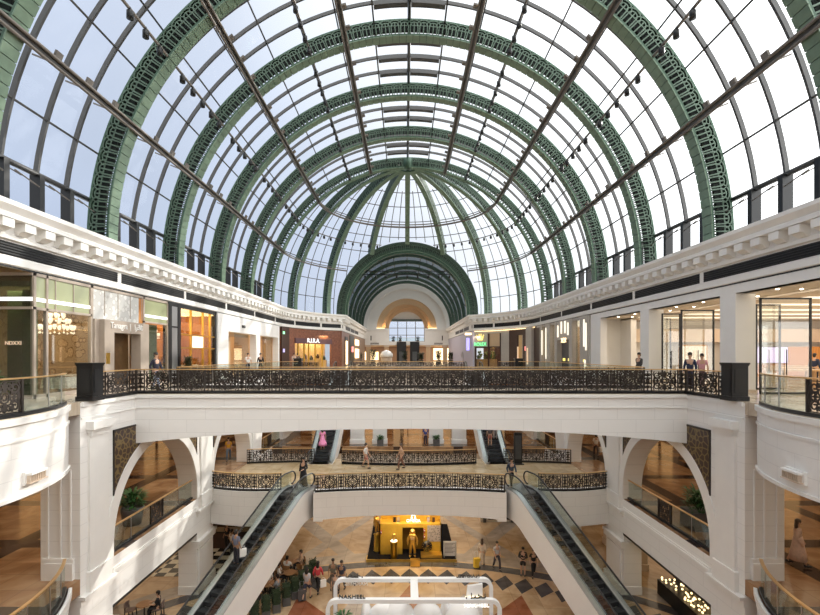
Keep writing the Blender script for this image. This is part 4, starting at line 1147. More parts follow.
# --- grey fronts with light bars, between store and half dome
t = thing('shop_front', 'grey fluted shop front with vertical light bars and lit white logo', 'shop front', (XP, 36, 0))
seg = [(550, 556), (563.5, 568.5), (573, 586.5)]
mb = MB()
yA, yB = yr(589.5), yr(541)
for a, b in ((yr(589), yr(581.5)), (yr(573.5), yr(570.5)), (yr(558.2), yr(556)), (yr(551), yr(546.5)), (yr(543), yr(541))): facade_box(mb, 1, a, b, 0, 4.8, -.15, .35)
facade_box(mb, 1, yr(573), yr(558), 3.0, 4.8, -.1, .3); facade_box(mb, 1, 36.0, yr(589), 0, 4.8, -.12, .3)
facade_box(mb, 1, 36.0, YEND, 4.6, 4.8, -.05, .3)
mb.build('stone_pilaster', M['greywall'], t, world=True)
mb = MB()
for px, z0, z1 in ((586, 2.3, 4.5), (588, 2.0, 4.2), (569.7, 3.4, 4.5), (566.7, 3.6, 4.7), (563, 3.6, 4.7), (559.5, 3.3, 4.4), (547.5, 1.2, 4.4), (543.5, 1.6, 4.2), (587, .2, 1.2)):
    mb = MB(); y = yr(px); facade_box(mb, 1, y-.1, y+.1, z0, z1, -.2, -.13); mb.build('light_bar', M['warmstrip'], t, world=True)
mb = MB(); facade_box(mb, 1, yr(571), yr(558.5), 0, 3.0, .3, .36); mb.build('door', M['pot'], t, world=True)
for a_, b_ in ((581, 574), (556, 551), (546, 543)): mb = MB(); facade_box(mb, 1, yr(a_), yr(b_), 0, 4.6, .15, .17); mb.build('window_glass', M['shopglass'], t, world=True)
lettering('sign_lettering', 'XOX', .62, .03, M['warmE'], t, (-.14, yr(565)-36, 2.75), -PI/2)
lettering('small_lettering', 'AURUM', .34, .02, M['yellowE'], t, (.25, yr(568)-36, 1.25), -PI/2) if False else None
mb = MB(); facade_box(mb, 1, yr(570), yr(565), 1.05, 1.3, .27, .3); facade_box(mb, 1, yr(562), yr(560), 1.05, 1.3, .27, .3); facade_box(mb, 1, yr(587), yr(585), 1.05, 1.25, -.16, -.12); mb.build('gold_plate', M['yellowE'], t, world=True)
mb = MB(); mb.box(17.5, 36.0, 0, 17.7, YEND+1, 4.8); struct(mb.build('wall_grey_shop', M['tan']))
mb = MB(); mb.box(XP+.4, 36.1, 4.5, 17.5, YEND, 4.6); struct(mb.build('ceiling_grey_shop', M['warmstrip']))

# ------------------------------------------------------------------ shops round the half dome
def circ(px, r=RC-.0):
    k = (px-CX)/F                      # x - CAMX = k*y
    # (k*y+CAMX)^2 + (y-YD)^2 = r^2
    a = k*k+1; b = 2*k*CAMX-2*YD; c = CAMX**2+YD**2-r*r
    y = (-b+math.sqrt(b*b-4*a*c))/(2*a); return k*y+CAMX, y
def arc_wall(mb, px0, px1, z0, z1, din=0.0, dout=.3, n=8):
    x0, y0 = circ(px0); x1, y1 = circ(px1)
    a0, a1 = math.atan2(y0-YD, x0), math.atan2(y1-YD, x1)
    for i in range(n):
        b0_, b1_ = a0+(a1-a0)*i/n, a0+(a1-a0)*(i+1)/n
        q = [((RC+d)*math.cos(a), YD+(RC+d)*math.sin(a)) for d, a in ((-din, b0_), (-din, b1_), (dout, b1_), (dout, b0_))]
        mb.slab(q, z0, z1)
xc = XV+.02
def px_edge(s): x, y = (-XV, YD+math.sqrt(RC*RC-XV*XV)); return CX+(s*XV-CAMX)*F/y
PL, PR = px_edge(-1), px_edge(1)
t = thing('shop_front', 'dark red-brown shop front glowing yellow inside, left of the far passage', 'shop front', (*circ(312), 0))
mb = MB(); arc_wall(mb, 282, 295, 0, 4.8); arc_wall(mb, 331, PL-.2, 0, 4.8); arc_wall(mb, 295, 331, 3.55, 4.8)
mb.box(-XV-.3, YV-1.5, 0, -XV, YV+6, 4.8); mb.build('brown_wall', M['brownwall'], t, world=True)
mb = MB(); arc_wall(mb, 294.5, 331.5, 3.0, 3.65, .15, .1); mb.build('lintel', M['purplebrown'] if 'purplebrown' in M else M.setdefault('purplebrown', mat('purple_brown', (.12, .06, .07), .4)), t, world=True)
x, y = circ(312); ang = math.atan2(y-YD, x); lettering('sign_lettering', 'R.I.R.A.', .78, .05, M['whiteE'], t, (-math.cos(ang)*.3, -math.sin(ang)*.3, 3.15), ang-PI/2)
mb = MB()
for px in (298, 304, 308.5, 315, 322): arc_wall(mb, px, px+.7, 0, 3.0, .02, .1, 1)
mb.build('mullion', M['goldwall'], t, world=True)
mb = MB(); arc_wall(mb, 295, 331, 0, 3.0, -.03, .05); mb.build('window_glass', M['shopglass'], t, world=True)
mb = MB(); arc_wall(mb, 291, 335, 0, 4.6, -2.5, 2.7); struct(mb.build('wall_yellow_shop', M['warmcream'] if 'warmcream' in M else M.setdefault('warmcream', mat('warm_cream', (.72, .50, .24), .6))))
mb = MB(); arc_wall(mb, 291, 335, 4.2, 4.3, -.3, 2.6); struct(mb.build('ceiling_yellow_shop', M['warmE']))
mb = MB(); arc_wall(mb, 281.5, 289, 0, 4.8, .05, .1); mb.build('dark_door', M['darkbrown'], t, world=True)
mb = MB(); arc_wall(mb, 282.5, 284, 1.9, 2.3, .1, .0, 1); mb.build('blue_sign', M['purpleE'], t, world=True); mb = MB(); arc_wall(mb, 282.5, 284, 4.0, 4.3, .1, .0, 1); mb.build('exit_sign', M['greenE'], t, world=True)
for k in range(5):
    x, y = circ(299+k*6.2, RC+1.3); d = thing('display_stand', 'display stand with goods in the glowing yellow shop, %s' % ['first from its left', 'second from its left', 'middle one', 'second from its right', 'first from its right'][k], 'display stand', (x, y, 0), 0, 'stands of the yellow shop')
    mb = MB(); mb.box(-.35, -.3, 0, .35, .3, .9+.2*(k % 2)); mb.build('plinth', M['warmcream'], d); mb = MB(); mb.lathe([(.2, 0), (.25, .3), (.1, .45), (.12, .6)], (0, 0, .9+.2*(k % 2)), 10); mb.build('vase', M['darkbrown'] if k % 2 else M['leafdark'], d)
# fronts inside the passage, left
t = thing('shop_front', 'black and white lit shop fronts inside the passage, left wall', 'shop front', (-XV, YV+6, 0))
mb = MB(); mb.box(-XV-.3, YV+6, 0, -XV, YE, 4.8); mb.build('wall_panel', M['brownwall2'] if 'brownwall2' in M else M.setdefault('brownwall2', mat('passage_brown', (.30, .20, .14), .5)), t, world=True)
mb = MB(); mb.box(-XV, YV+1.5, .0, -XV+.08, YV+4.5, 4.2); mb.box(-XV, YV+7, 0, -XV+.08, YV+13, 4.6); mb.build('black_panel', M['black'], t, world=True)
mb = MB(); mb.box(-XV+.08, YV+2, .2, -XV+.12, YV+4, 3.6); mb.box(-XV+.08, YV+14, 1.0, -XV+.14, YV+20, 2.6); mb.box(-XV+.08, YV+14, 3.2, -XV+.14, YV+20, 4.2); mb.build('lit_window', M['warmE'], t, world=True)
mb = MB(); mb.box(-XV+.08, YV+9, 2.0, -XV+.14, YV+11.5, 2.9); mb.build('red_sign', M['redE'], t, world=True)
# right of the passage: green signed watch shop with crown
t = thing('shop_front', 'grey watch shop with green sign and yellow crown, right of the far passage', 'shop front', (*circ(487), 0))
mb = MB(); arc_wall(mb, PR+.1, 475.5, 0, 4.8); arc_wall(mb, 500.5, 509, 0, 4.8); arc_wall(mb, 475, 488.5, 2.65, 4.8); arc_wall(mb, 488.5, 501, 4.4, 4.8); mb.build('stone_front', M['greywall'], t, world=True)
mb = MB(); arc_wall(mb, 475, 500, 2.5, 2.68, .06, .1); arc_wall(mb, 475, 476.2, 0, 2.6, .06, .1); arc_wall(mb, 488, 489, 0, 4.4, .06, .1); arc_wall(mb, 500, 501, 0, 4.4, .06, .1); mb.build('bronze_frame', M['darkbrown'], t, world=True)
mb = MB(); arc_wall(mb, 489, 500, 2.7, 4.4, -.1, .15); mb.build('tan_panel', M['tan'], t, world=True)
mb = MB(); arc_wall(mb, 476.2, 500, 0, 2.5, -.1, .12); mb.build('window_glass', M['shopglass'], t, world=True)
x, y = circ(480.6); ang = math.atan2(y-YD, x)
lettering('sign_lettering', 'ROLEX', .62, .05, M['greenE'], t, Vector((x-math.cos(ang)*.1, y-math.sin(ang)*.1, 2.82))-t.location, ang-PI/2)
mb = MB(); cr_ = [(-.38, 0), (.38, 0), (.55, .62), (.25, .3), (.15, .75), (0, .32), (-.15, .75), (-.25, .3), (-.55, .62)]
mb.prism([(u, 0, z) for u, z in cr_], (0, .05, 0))
for u, z in ((-.55, .66), (-.15, .79), (.15, .79), (.55, .66)): mb.ball((u, .02, z), .07, 6)
o = mb.build('crown_emblem', M['yellowE'], t, Vector((x-math.cos(ang)*.15, y-math.sin(ang)*.15, 3.55))-t.location, ang-PI/2)
mb = MB(); arc_wall(mb, 474, 501, 0, 4.6, -2.6, 2.8); struct(mb.build('wall_watch_shop', M['darkbrown']))
for k in range(3):
    x, y = circ(480+k*6.5, RC+1.2); d = thing('display_case', 'watch display case with green plant behind the watch shop window, %s' % ['left', 'centre', 'right'][k], 'display case', (x, y, 0), 0, 'watch display cases')
    mb = MB(); mb.box(-.5, -.3, 0, .5, .3, 1.0); mb.build('base', M['tablewood'], d); mb = MB()
    for j in range(14): mb.ball((random.uniform(-.3, .3), random.uniform(-.2, .2), 1.1+random.random()*.9), .16, 6)
    mb.build('plant', M['leaf'], d)
mb = MB(); arc_wall(mb, 474, 501, 4.3, 4.4, -.4, 2.6); struct(mb.build('ceiling_watch_shop', M['ceil']))
t = thing('shop_front', 'dark wood shop front with slim lit doors, between watch shop and grey fluted front', 'shop front', (*circ(519), 0))
mb = MB(); arc_wall(mb, 509, 517.5, 0, 4.8, .0, .3); arc_wall(mb, 522.5, 528, 0, 4.8, .0, .3); arc_wall(mb, 517, 523, 4.0, 4.8, 0, .3); mb.build('wood_wall', M['darkbrown'], t, world=True)
mb = MB(); arc_wall(mb, 518, 521, 0, 4.2, -.1, .2); mb.build('lit_door', M['warmcream'], t, world=True)
mb = MB(); arc_wall(mb, 517.8, 518.6, .3, 2.6, .1, .0, 1); mb.build('light_bar', M['warmE2'], t, world=True)
mb = MB(); arc_wall(mb, 525.5, 527, 2.1, 2.6, .12, 0, 1); mb.build('red_sign', M['redE'], t, world=True)
t = thing('pillar', 'pale stone pillar with lit edge beside the dark wood shop, under the curved cornice', 'pillar', (*circ(531), 0))
mb = MB(); arc_wall(mb, 528, 534, 0, 4.8, .3, .2); mb.build('shaft', M['greywall'], t, world=True); mb = MB(); arc_wall(mb, 529.5, 530.5, .5, 2.4, .36, -.3, 1); mb.build('light_bar', M['warmE2'], t, world=True)
mb = MB(); arc_wall(mb, 534, 541, 0, 4.8, -.0, .3); struct(mb.build('wall_apse', M['darkbrown']))
mb = MB(); arc_wall(mb, 475, 535, 4.72, 4.78, .12, .05); struct(mb.build('trim_2', M['warmE']))
# passage right wall, lilac white, with blue sign
t = thing('shop_front', 'lilac-white shop wall with a tall blue sign at the right of the passage', 'shop front', (XV, YV, 0))
mb = MB(); mb.box(XV, YV-1.5, 0, XV+.3, YE, 4.8); mb.build('wall_panel', M['lilac'] if 'lilac' in M else M.setdefault('lilac', mat('lilac_white', (.55, .52, .62), .5)), t, world=True)
x, y = circ(PR+2.5); mb = MB(); arc_wall(mb, 466.5, 469.5, 2.2, 3.9, .08, 0, 1); mb.build('blue_sign', M['blueE'], t, world=True)
mb = MB(); arc_wall(mb, 465.2, 471.5, 4.3, 4.6, .08, 0, 1); mb.build('lit_edge', M['warmE'], t, world=True)
mb = MB(); q = arcpts(0, 0, .9, 0, PI, 12); mb.tube([(XV-.1, YV+9+u, 1.2+v) for u, v in q]+[(XV-.1, YV+8.1, 0)], .05, 6); mb.build('arched_pipe', M['steel'], t, world=True)
# --- back of the passage: openings, shops, dark doors, palms
mb = MB(); mb.box(-10.5, YE+8, 0, 10.5, YE+8.3, 4.3); struct(mb.build('wall_passage_end', M['brownwall2']))
mb = MB(); mb.box(-10.5, YE, 3.4, 10.5, YE+8, 3.6); struct(mb.build('ceiling_passage_end', M['tan']))
for k, x in enumerate((-8.2, -4.3, 4.6, 8.2)):
    t = thing('pillar', 'tan pillar under the far end wall, %s' % ['at the far left', 'left of the dark doors', 'right of the dark doors', 'at the far right'][k], 'pillar', (x, YE+.2, 0), 0, 'pillars under the end wall')
    mb = MB(); mb.box(-.45, -.3, 0, .45, .4, 3.6); mb.build('shaft', M['tan'], t); mb = MB(); mb.box(-.55, -.4, 3.2, .55, .5, 3.6); mb.build('capital', M['beige'], t)
for k, x in enumerate((-1.1, 1.7)):
    t = thing('lift_door', 'dark tall lift shaft front at the centre of the far end, %s one' % ['left', 'right'][k], 'lift', (x, YE-.6, 0), 0, 'dark lift fronts')
    mb = MB(); mb.box(-1.0, -.2, 0, 1.0, .2, 4.3); mb.build('shaft', M['black'], t); mb = MB(); mb.box(-.5, -.24, 0, .5, -.2, 2.2); mb.build('door', M['darksteel'], t)
t = thing('parapet', 'glass parapet with planters below the far arched window', 'parapet', (0, YE+2.2, 4.35)); mb = MB(); mb.box(-3.8, -.05, 0, 3.8, .05, .15); mb.box(-3.8, -.04, .85, 3.8, .04, .92); mb.build('rail', M['steel'], t); mb = MB(); mb.box(-3.8, -.01, .15, 3.8, .01, .85); mb.build('glass', M['glass'], t)
mb = MB(); mb.box(-10, YE+7.8, .3, -6.5, YE+7.95, 2.2); mb.box(6.2, YE+7.8, .3, 9.8, YE+7.95, 3.0); struct(mb.build('trim_3', M['warmE']))
# ------------------------------------------------------------------ ornate iron panels
def spiral(cx, cz, r, a0, turns, n=16, rmin=.25):
    return [(cx+r*(1-(1-rmin)*i/n)*math.cos(a0+turns*2*PI*i/n), cz+r*(1-(1-rmin)*i/n)*math.sin(a0+turns*2*PI*i/n)) for i in range(n+1)]
def circle(cx, cz, r, n=14): return [(cx+r*math.cos(2*PI*i/n), cz+r*math.sin(2*PI*i/n)) for i in range(n+1)]
def panel_mesh(w, wide=True, z0=.13, z1=.97):
    mb = MB(); h = z1-z0; zc = (z0+z1)/2
    curves = []
    if wide:
        curves += [circle(0, zc, .15), circle(0, zc, .08, 10)]
        for sx in (-1, 1):
            for sz in (-1, 1):
                f = lambda pts: [(sx*u, zc+sz*(v-zc)) for u, v in pts]
                curves.append(f(spiral(w*.30, zc+h*.30, w*.13, PI*1.1, 1.35)))
                curves.append(f(spiral(w*.12, zc+h*.34, w*.085, -.5, 1.3)))
                curves.append(f(spiral(w*.34, zc+h*.08, w*.085, 1.4, -1.3)))
                curves.append(f([(w*.14, zc+.02), (w*.20, zc+h*.12), (w*.18, zc+h*.22), (w*.10, zc+h*.26), (w*.04, zc+h*.20), (w*.03, zc+h*.46)]))
                curves.append(f([(w*.44, zc), (w*.40, zc+h*.2), (w*.45, zc+h*.34), (w*.40, zc+h*.47)]))
                curves.append(f([(w*.22, zc+h*.47), (w*.24, zc+h*.30), (w*.21, zc+h*.18), (w*.27, zc+h*.05), (w*.22, zc)]))
        curves += [[(-w*.46, zc), (-.15, zc)], [(.15, zc), (w*.46, zc)], [(0, zc+.15), (0, z1)], [(0, zc-.15), (0, z0)]]
    else:
        for sz in (-1, 1):
            for sx in (-1, 1):
                f = lambda pts: [(sx*u, zc+sz*(v-zc)) for u, v in pts]
                curves.append(f(spiral(w*.2, zc+h*.32, w*.22, PI, 1.3, 12)))
                curves.append(f(spiral(w*.2, zc+h*.11, w*.18, 0, 1.2, 12)))
        curves += [circle(0, zc, w*.2, 10), [(0, z0), (0, z1)]]
    for c in curves: mb.ribbon([(u, 0, v) for u, v in c], .042, (0, 1, 0), .022)
    for z in (z0, z1, z0-.07): mb.box(-w/2, -.012, z-.014, w/2, .012, z+.014)
    return mb.mesh('rail_panel', M['iron'])
PW, PN = 1.08, .29
PMW, PMN = panel_mesh(PW), panel_mesh(PN, False)
pm = MB(); pm.box(-.022, -.022, 0, .022, .022, 1.02); POST = pm.mesh('rail_post', M['ironp'])
pm = MB(); pm.box(-.035, -.035, 0, .035, .035, 1.02); POSTK = pm.mesh('rail_post_thick', M['ironp'])
def resample(path, ds):
    L = plen(path); n = max(1, round(L/ds)); return [along(path, L*i/n)[0] for i in range(n+1)]
def rail_base(label, path, z, cat='railing', group=None, base_h=.11):
    p0 = path[0]; t = thing('railing', label, cat, (p0[0], p0[1], z), 0, group)
    q = [(x-p0[0], y-p0[1]) for x, y in path]
    mb = MB(); mb.sweep(q, [(-.05, 1.02), (.05, 1.02), (.05, 1.06), (-.05, 1.06)]); mb.build('handrail', M['brass'], t)
    mb = MB(); mb.sweep(q, [(-.06, 0), (.06, 0), (.06, base_h), (-.06, base_h)]); mb.build('base_rail', M['black'], t)
    return t, p0
def ornate_rail(label, path, z, group='ornate iron railings'):
    t, p0 = rail_base(label, path, z, group=group)
    L = plen(path); pit = PW+PN+.05
    n = max(1, round((L-PN-.05)/pit)); sc = L/(n*pit+PN+.05)
    s = 0; k = 0
    seq = []
    for i in range(n): seq += [('n', PN), ('w', PW)]
    seq.append(('n', PN))
    for kind, w_ in seq:
        ww = (w_+.025)*sc; a, d = along(path, s); b, _ = along(path, min(L, s+ww)); c = (a+b)/2; d = (b-a)
        r = math.atan2(d.y, d.x)
        o = inst('panel', PMW if kind == 'w' else PMN, t, (c.x-p0[0], c.y-p0[1], 0), r); o.scale.x = d.length/(w_+.02)
        inst('post', POST, t, (a.x-p0[0], a.y-p0[1], 0), r)
        s += ww
    b, _ = along(path, L); inst('post', POSTK, t, (b.x-p0[0], b.y-p0[1], 0), r)
    return t
def glass_rail(label, path, z, pieces, group='glass railings'):
    """pieces: list of ('g' or 'w', length share)"""
    t, p0 = rail_base(label, path, z, group=group)
    L = plen(path); tot = sum(p for _, p in pieces); s = 0
    for kind, p in pieces:
        ww = L*p/tot; a, _ = along(path, s+.02); b, _ = along(path, s+ww-.02)
        if kind == 'g':
            m = max(1, round(ww/.6)); pts = [along(path, s+.02+(ww-.04)*i/m)[0] for i in range(m+1)]
            mb = MB(); mb.sweep([(v.x-p0[0], v.y-p0[1]) for v in pts], [(-.008, .1), (.008, .1), (.008, 1.02), (-.008, 1.02)]); mb.build('glass_panel', M['glass'], t)
            mb = MB(); v = pts[0]; mb.box(v.x-p0[0]-.012, v.y-p0[1]-.012, .1, v.x-p0[0]+.012, v.y-p0[1]+.012, 1.02); mb.build('clamp', M['steel'], t)
        else:
            d = b-a; c = (a+b)/2; r = math.atan2(d.y, d.x)
            o = inst('panel', PMW, t, (c.x-p0[0], c.y-p0[1], 0), r); o.scale.x = d.length/PW
            for q in (a, b): inst('post', POSTK, t, (q.x-p0[0], q.y-p0[1], 0), r)
        s += ww
    return t
# front bridge
ornate_rail('long ornate iron railing with gold handrail on the near edge of the upper bridge', [(-XW+.03, BY0+.07), (XW-.03, BY0+.07)], 0)
ornate_rail('long ornate iron railing on the far edge of the upper bridge', [(-XW+.03, BY1-.07), (XW-.03, BY1-.07)], 0)
for sgn, nm in ((-1, 'restaurant'), (1, 'glass store')):
    x = sgn*(XW-.05)
    ornate_rail('short ornate iron railing between newel post and upper bridge on the %s side' % nm, [(x, 17.0), (x, BY0-.02)], 0)
    t = thing('newel_post', 'black square newel post at the upper balcony corner on the %s side' % nm, 'newel post', (sgn*(XW+.04), 16.72, 0), 0, 'black newel posts')
    mb = MB(); mb.box(-.29, -.29, 0, .29, .29, 1.32); mb.build('shaft', M['black'], t)
    mb = MB(); mb.box(-.33, -.33, 1.32, .33, .33, 1.38); mb.box(-.31, -.31, 1.27, .31, .31, 1.32); mb.build('cap', M['black'], t)
    mb = MB(); mb.box(-.32, -.32, 0, .32, .32, .16); mb.build('plinth', M['black'], t)
    mb = MB()
    for a, b in ((-.2, .2),): mb.box(a, -.305, .3, b, -.29, 1.15); mb.box(-.305, a, .3, -.29, b, 1.15); mb.box(.29, a, .3, .305, b, 1.15)
    mb.build('panel', M['vent'], t)
    bp = [p for p in bulge(sgn, BR-.1, 60) if p[1] > 6.5]
    glass_rail('curved glass railing on the upper round balcony, %s side' % nm, bp, 0, [('g', .17), ('g', .17), ('g', .16), ('w', .18), ('g', .2), ('g', .19), ('g', .13)])
    glass_rail('curved glass railing on the middle round balcony, %s side' % nm, bp, ZM, [('g', .17), ('g', .17), ('w', .18), ('g', .2), ('g', .19), ('g', .17), ('g', .14)])
    for i, lb in ((0, 'first'), (2, 'far')):
        ya, yb, r, _ = BAYS[i]; x = sgn*(XW+.25)
        glass_rail('straight glass railing in the %s arch of the middle floor, %s side' % (lb, nm), [(x, ya+.06), (x, yb-.06)], ZM, [('g', 1.6), ('g', 1.6), ('w', 1.1), ('g', 1.6), ('g', 1.5)])
    x = sgn*(XW-.08)
    glass_rail('straight glass railing along the upper gallery beyond the bridge, %s side' % nm, [(x, BY1+.1), (x, 38.1), (sgn*9.7, FARY-.02)], 0, [('g', 1.5)]*9)
    t = thing('newel_post', 'dark newel post far along the upper gallery, %s side' % nm, 'newel post', (sgn*9.75, FARY+.3, 0), 0, 'black newel posts')
    mb = MB(); mb.box(-.33, -.3, 0, .33, .3, 1.25); mb.build('shaft', M['black'], t); mb = MB(); mb.box(-.38, -.35, 1.25, .38, .35, 1.32); mb.build('cap', M['black'], t)
ornate_rail('ornate railing at the far edge of the upper floor, centre, below the far passage', [(-4.85, FARY+.08), (4.85, FARY+.08)], 0)
ornate_rail('short ornate railing on the far upper floor edge, left piece', [(-9.4, FARY+.08), (-7.95, FARY+.08)], 0)
ornate_rail('short ornate railing on the far upper floor edge, right piece', [(7.95, FARY+.08), (9.4, FARY+.08)], 0)
# middle bridge
def inset(path, d): return [(x, y+d) for x, y in path]
ornate_rail('curved ornate railing at the front of the middle bridge, centre piece', dense(inset([(x*.985, y) for x, y in FRC], .1)), ZM)
for sg, nm in ((-1, 'left'), (1, 'right')):
    q = dense(inset([(x if sg < 0 else -x, y) for x, y in FRL], .1))
    ornate_rail('curved ornate railing at the front of the middle bridge, %s piece' % nm, q if sg < 0 else q[::-1], ZM)
    q = dense(inset([(x if sg < 0 else -x, y) for x, y in BKL], -.1))
    ornate_rail('curved ornate railing at the back of the middle bridge on the %s' % nm, q if sg < 0 else q[::-1], ZM)
ornate_rail('long curved dark railing at the back of the middle bridge, between the rear escalators', dense(inset(BKC, -.1)), ZM)
t = thing('sign_totem', 'dark upright sign totem beside the right rear escalator on the middle bridge', 'totem', (7.9, 33.0, ZM)); mb = MB(); mb.box(-.28, -.1, 0, .28, .1, 2.3); mb.build('board', M['black'], t); mb = MB(); mb.box(-.4, -.2, 0, .4, .2, .06); mb.build('base', M['black'], t); mb = MB(); mb.box(-.22, -.115, .4, .22, -.1, 2.1); mb.build('face', M['darksteel'], t)

# ------------------------------------------------------------------ escalators
def escalator(label, top, ddir, drop, wid, clad=1.6, cladmat='stoneY'):
    """local x runs downhill in plan, z = 0 at the top landing"""
    d = Vector(ddir).normalized(); ang = math.atan2(d.y, d.x)
    t = thing('escalator', label, 'escalator', top, ang, 'escalators')
    sl = math.tan(R_(30)); run = drop/sl; f0, f1 = .9, .9
    def prof(x):           # height of the step line, softened at both ends
        x -= f0
        if x < 0: return 0
        if x > run: return -drop
        k = .5
        z = -sl*x
        return z
    xs = [-.1, .3, f0-.35, f0, f0+.35]+[f0+run*i/12 for i in range(1, 12)]+[f0+run-.35, f0+run, f0+run+.35, f0+run+f1]
    def zz(x):
        return (prof(x-.35)+prof(x)+prof(x+.35))/3
    hw = wid/2
    for sy, nm in ((-1, 'side_panel'), (1, 'side_panel')):
        mb = MB(); y0, y1 = sorted((sy*hw, sy*(hw-.22)))
        xb = f0+run+f1
        poly = [(x, zz(x)+.06) for x in xs]
        low = [(x, max(zz(x)-clad, -drop-.0)) for x in xs[::-1]]
        vs = [(x, y0, z) for x, z in poly+low]; mb.prism(vs, (0, y1-y0, 0)); mb.build(nm, M['white'], t)
        mb = MB()
        mb.sweep([(0, 0), (1, 0)], [(0, 0), (0, .01), (.01, .01)]) if False else None
        for a, b in zip(xs[:-1], xs[1:]): mb.beam((a, sy*(hw-.16), zz(a)+.085), (b, sy*(hw-.16), zz(b)+.085), .30, .05)
        mb.build('deck', M['steel'], t)
        mb = MB()
        vs = [(x, sy*(hw-.2)-.006, zz(x)+.1) for x in xs]+[(x, sy*(hw-.2)-.006, zz(x)+.88) for x in xs[::-1]]; mb.prism(vs, (0, .012, 0)); mb.build('balustrade_glass', M['glass'], t)
        mb = MB(); hr = [(x, sy*(hw-.2), zz(x)+.93) for x in xs]
        a, b = xs[0], xs[-1]
        st = [(a-.02+.0-.38*math.sin(q), sy*(hw-.2), zz(a)+.56+.37*math.cos(q)) for q in [PI*k/8 for k in range(9)]][::-1]
        en = [(b+.38*math.sin(q), sy*(hw-.2), zz(b)+.56+.37*math.cos(q)) for q in [PI*k/8 for k in range(9)]]
        mb.tube(st+hr+en, .045, 8); mb.build('handrail', M['rubber'], t)
        mb = MB()
        for aa, bb in zip(xs[:-1], xs[1:]): mb.beam((aa, sy*(hw-.36), zz(aa)+.0), (bb, sy*(hw-.36), zz(bb)+.0), .04, .26)
        mb.build('skirt', M['darksteel'], t)
    mb = MB()
    vs = [(x, -hw+.2, zz(x)-.35) for x in xs]+[(x, -hw+.2, max(zz(x)-clad, -drop)) for x in xs[::-1]]
    mb.prism(vs, (0, wid-.4, 0)); mb.build('soffit', M['white'], t)
    n = int(run/.4)
    sm = MB(); sm.box(-.2, -hw+.38, -.2, .2, hw-.38, 0)
    for k in range(9): sm.box(-.2, -hw+.42+k*(wid-.84)/9, 0, .2, -hw+.42+(k+.55)*(wid-.84)/9, .012)
    sme = sm.mesh('escalator_step', M['step'])
    for k in range(n+1): inst('step', sme, t, (f0+.2+k*.4, 0, -min(drop, (k+.35)*.4*sl)))
    for x in (f0-.45, f0+run+.45):
        mb = MB(); mb.box(x-.45, -hw+.3, zz(x)-.3, x+.45, hw-.3, zz(x)-.0); mb.build('landing_plate', M['steel'], t)
    mb = MB(); mb.box(-.95, -hw, -.02, -.0, hw, .012); mb.build('landing_plate', M['steel'], t)
    mb = MB(); mb.box(f0+run*.45, -.06, zz(f0+run*.45)-.2, f0+run*.45+.1, .06, zz(f0+run*.45)-.1); 
    return t
dr = ZM-ZG
for sg, lb in ((-1, 'escalator from the middle bridge down to the ground floor on the left, beside the cafe'), (1, 'escalator from the middle bridge down to the ground floor on the right')):
    escalator(lb, (sg*6.52, 27.05, ZM), (sg*.363, -.931, 0), dr, 1.75)
for sg, lb in ((-1, 'rear escalator up to the upper floor, left of the planted columns'), (1, 'rear escalator up to the upper floor, right of the planted columns')):
    escalator(lb, (sg*6.5, 45.75, 0), (0, -1, 0), 6.3, 1.9, 1.3)

# ------------------------------------------------------------------ columns and plants at the far side of the middle floor
for x, lb in ((-6.4, 'far left'), (-2.55, 'left of centre'), (2.5, 'right of centre'), (6.4, 'far right')):
    if abs(x) > 6: x = math.copysign(4.55, x)
    t = thing('column', 'white panelled column at the far side of the middle floor, %s' % lb, 'column', (x, 40.9, ZM), 0, 'columns of the far middle floor')
    mb = MB(); mb.box(-.62, -.3, 0, .62, .4, 5.4); mb.build('shaft', M['white'], t)
    mb = MB(); mb.box(-.68, -.37, 0, .68, .46, .35); mb.build('plinth', M['white'], t); mb = MB(); mb.box(-.7, -.4, 4.95, .7, .46, 5.35); mb.build('capital', M['white'], t)
    mb = MB(); mb.box(-.5, -.33, .6, -.08, -.3, 4.7); mb.box(.08, -.33, .6, .5, -.3, 4.7); mb.build('panel', M['white'], t)
def leafy(mb, n, r, z0, z1, lw=.05, ll=.3, up=.6):
    for k in range(n):
        a = random.uniform(0, 2*PI); rr = r*math.sqrt(random.random()); z = random.uniform(z0, z1)
        d = Vector((math.cos(a), math.sin(a), random.uniform(.1, 1.0)*up*2)).normalized(); p = Vector((rr*math.cos(a), rr*math.sin(a), z))
        s_ = Vector((-math.sin(a), math.cos(a), 0)); l = ll*random.uniform(.6, 1.2); w_ = lw*random.uniform(.7, 1.3)
        mid = p+d*l*.5+Vector((0, 0, .02)); tip = p+d*l-Vector((0, 0, l*.2))
        mb.add([p-s_*w_*.4, p+s_*w_*.4, mid+s_*w_, tip, mid-s_*w_], [(0, 1, 2, 3, 4)])
def potted(label, x, y, z, r=.32, h=.5, ph=.8, round_=True, n=160, grp='potted plants', ll=.3, m='leaf'):
    t = thing('potted_plant', label, 'plant', (x, y, z), 0, grp)
    mb = MB()
    if round_: mb.lathe([(r*.75, 0), (r, h*.9), (r, h), (r*.88, h), (r*.85, h*.9)], (0, 0, 0), 18)
    else: mb.box(-r, -r, 0, r, r, h)
    mb.build('pot', M['pot'], t)
    mb = MB(); leafy(mb, n, r*.8, h*.95, h+ph*.75, .045, ll); mb.build('foliage', M[m], t)
    mb = MB()
    for k in range(5): a = k*1.26; mb.tube([(0, 0, h*.8), (r*.5*math.cos(a), r*.5*math.sin(a), h+ph*.7)], .015, 4)
    mb.build('stem', M['leafdark'], t)
    return t
potted('dark square planter with low bush in front of the column left of centre', -2.45, 39.7, ZM, .27, .55, .35, False, 120)
potted('dark square planter with low bush in front of the column right of centre', 2.45, 39.7, ZM, .27, .55, .35, False, 120)
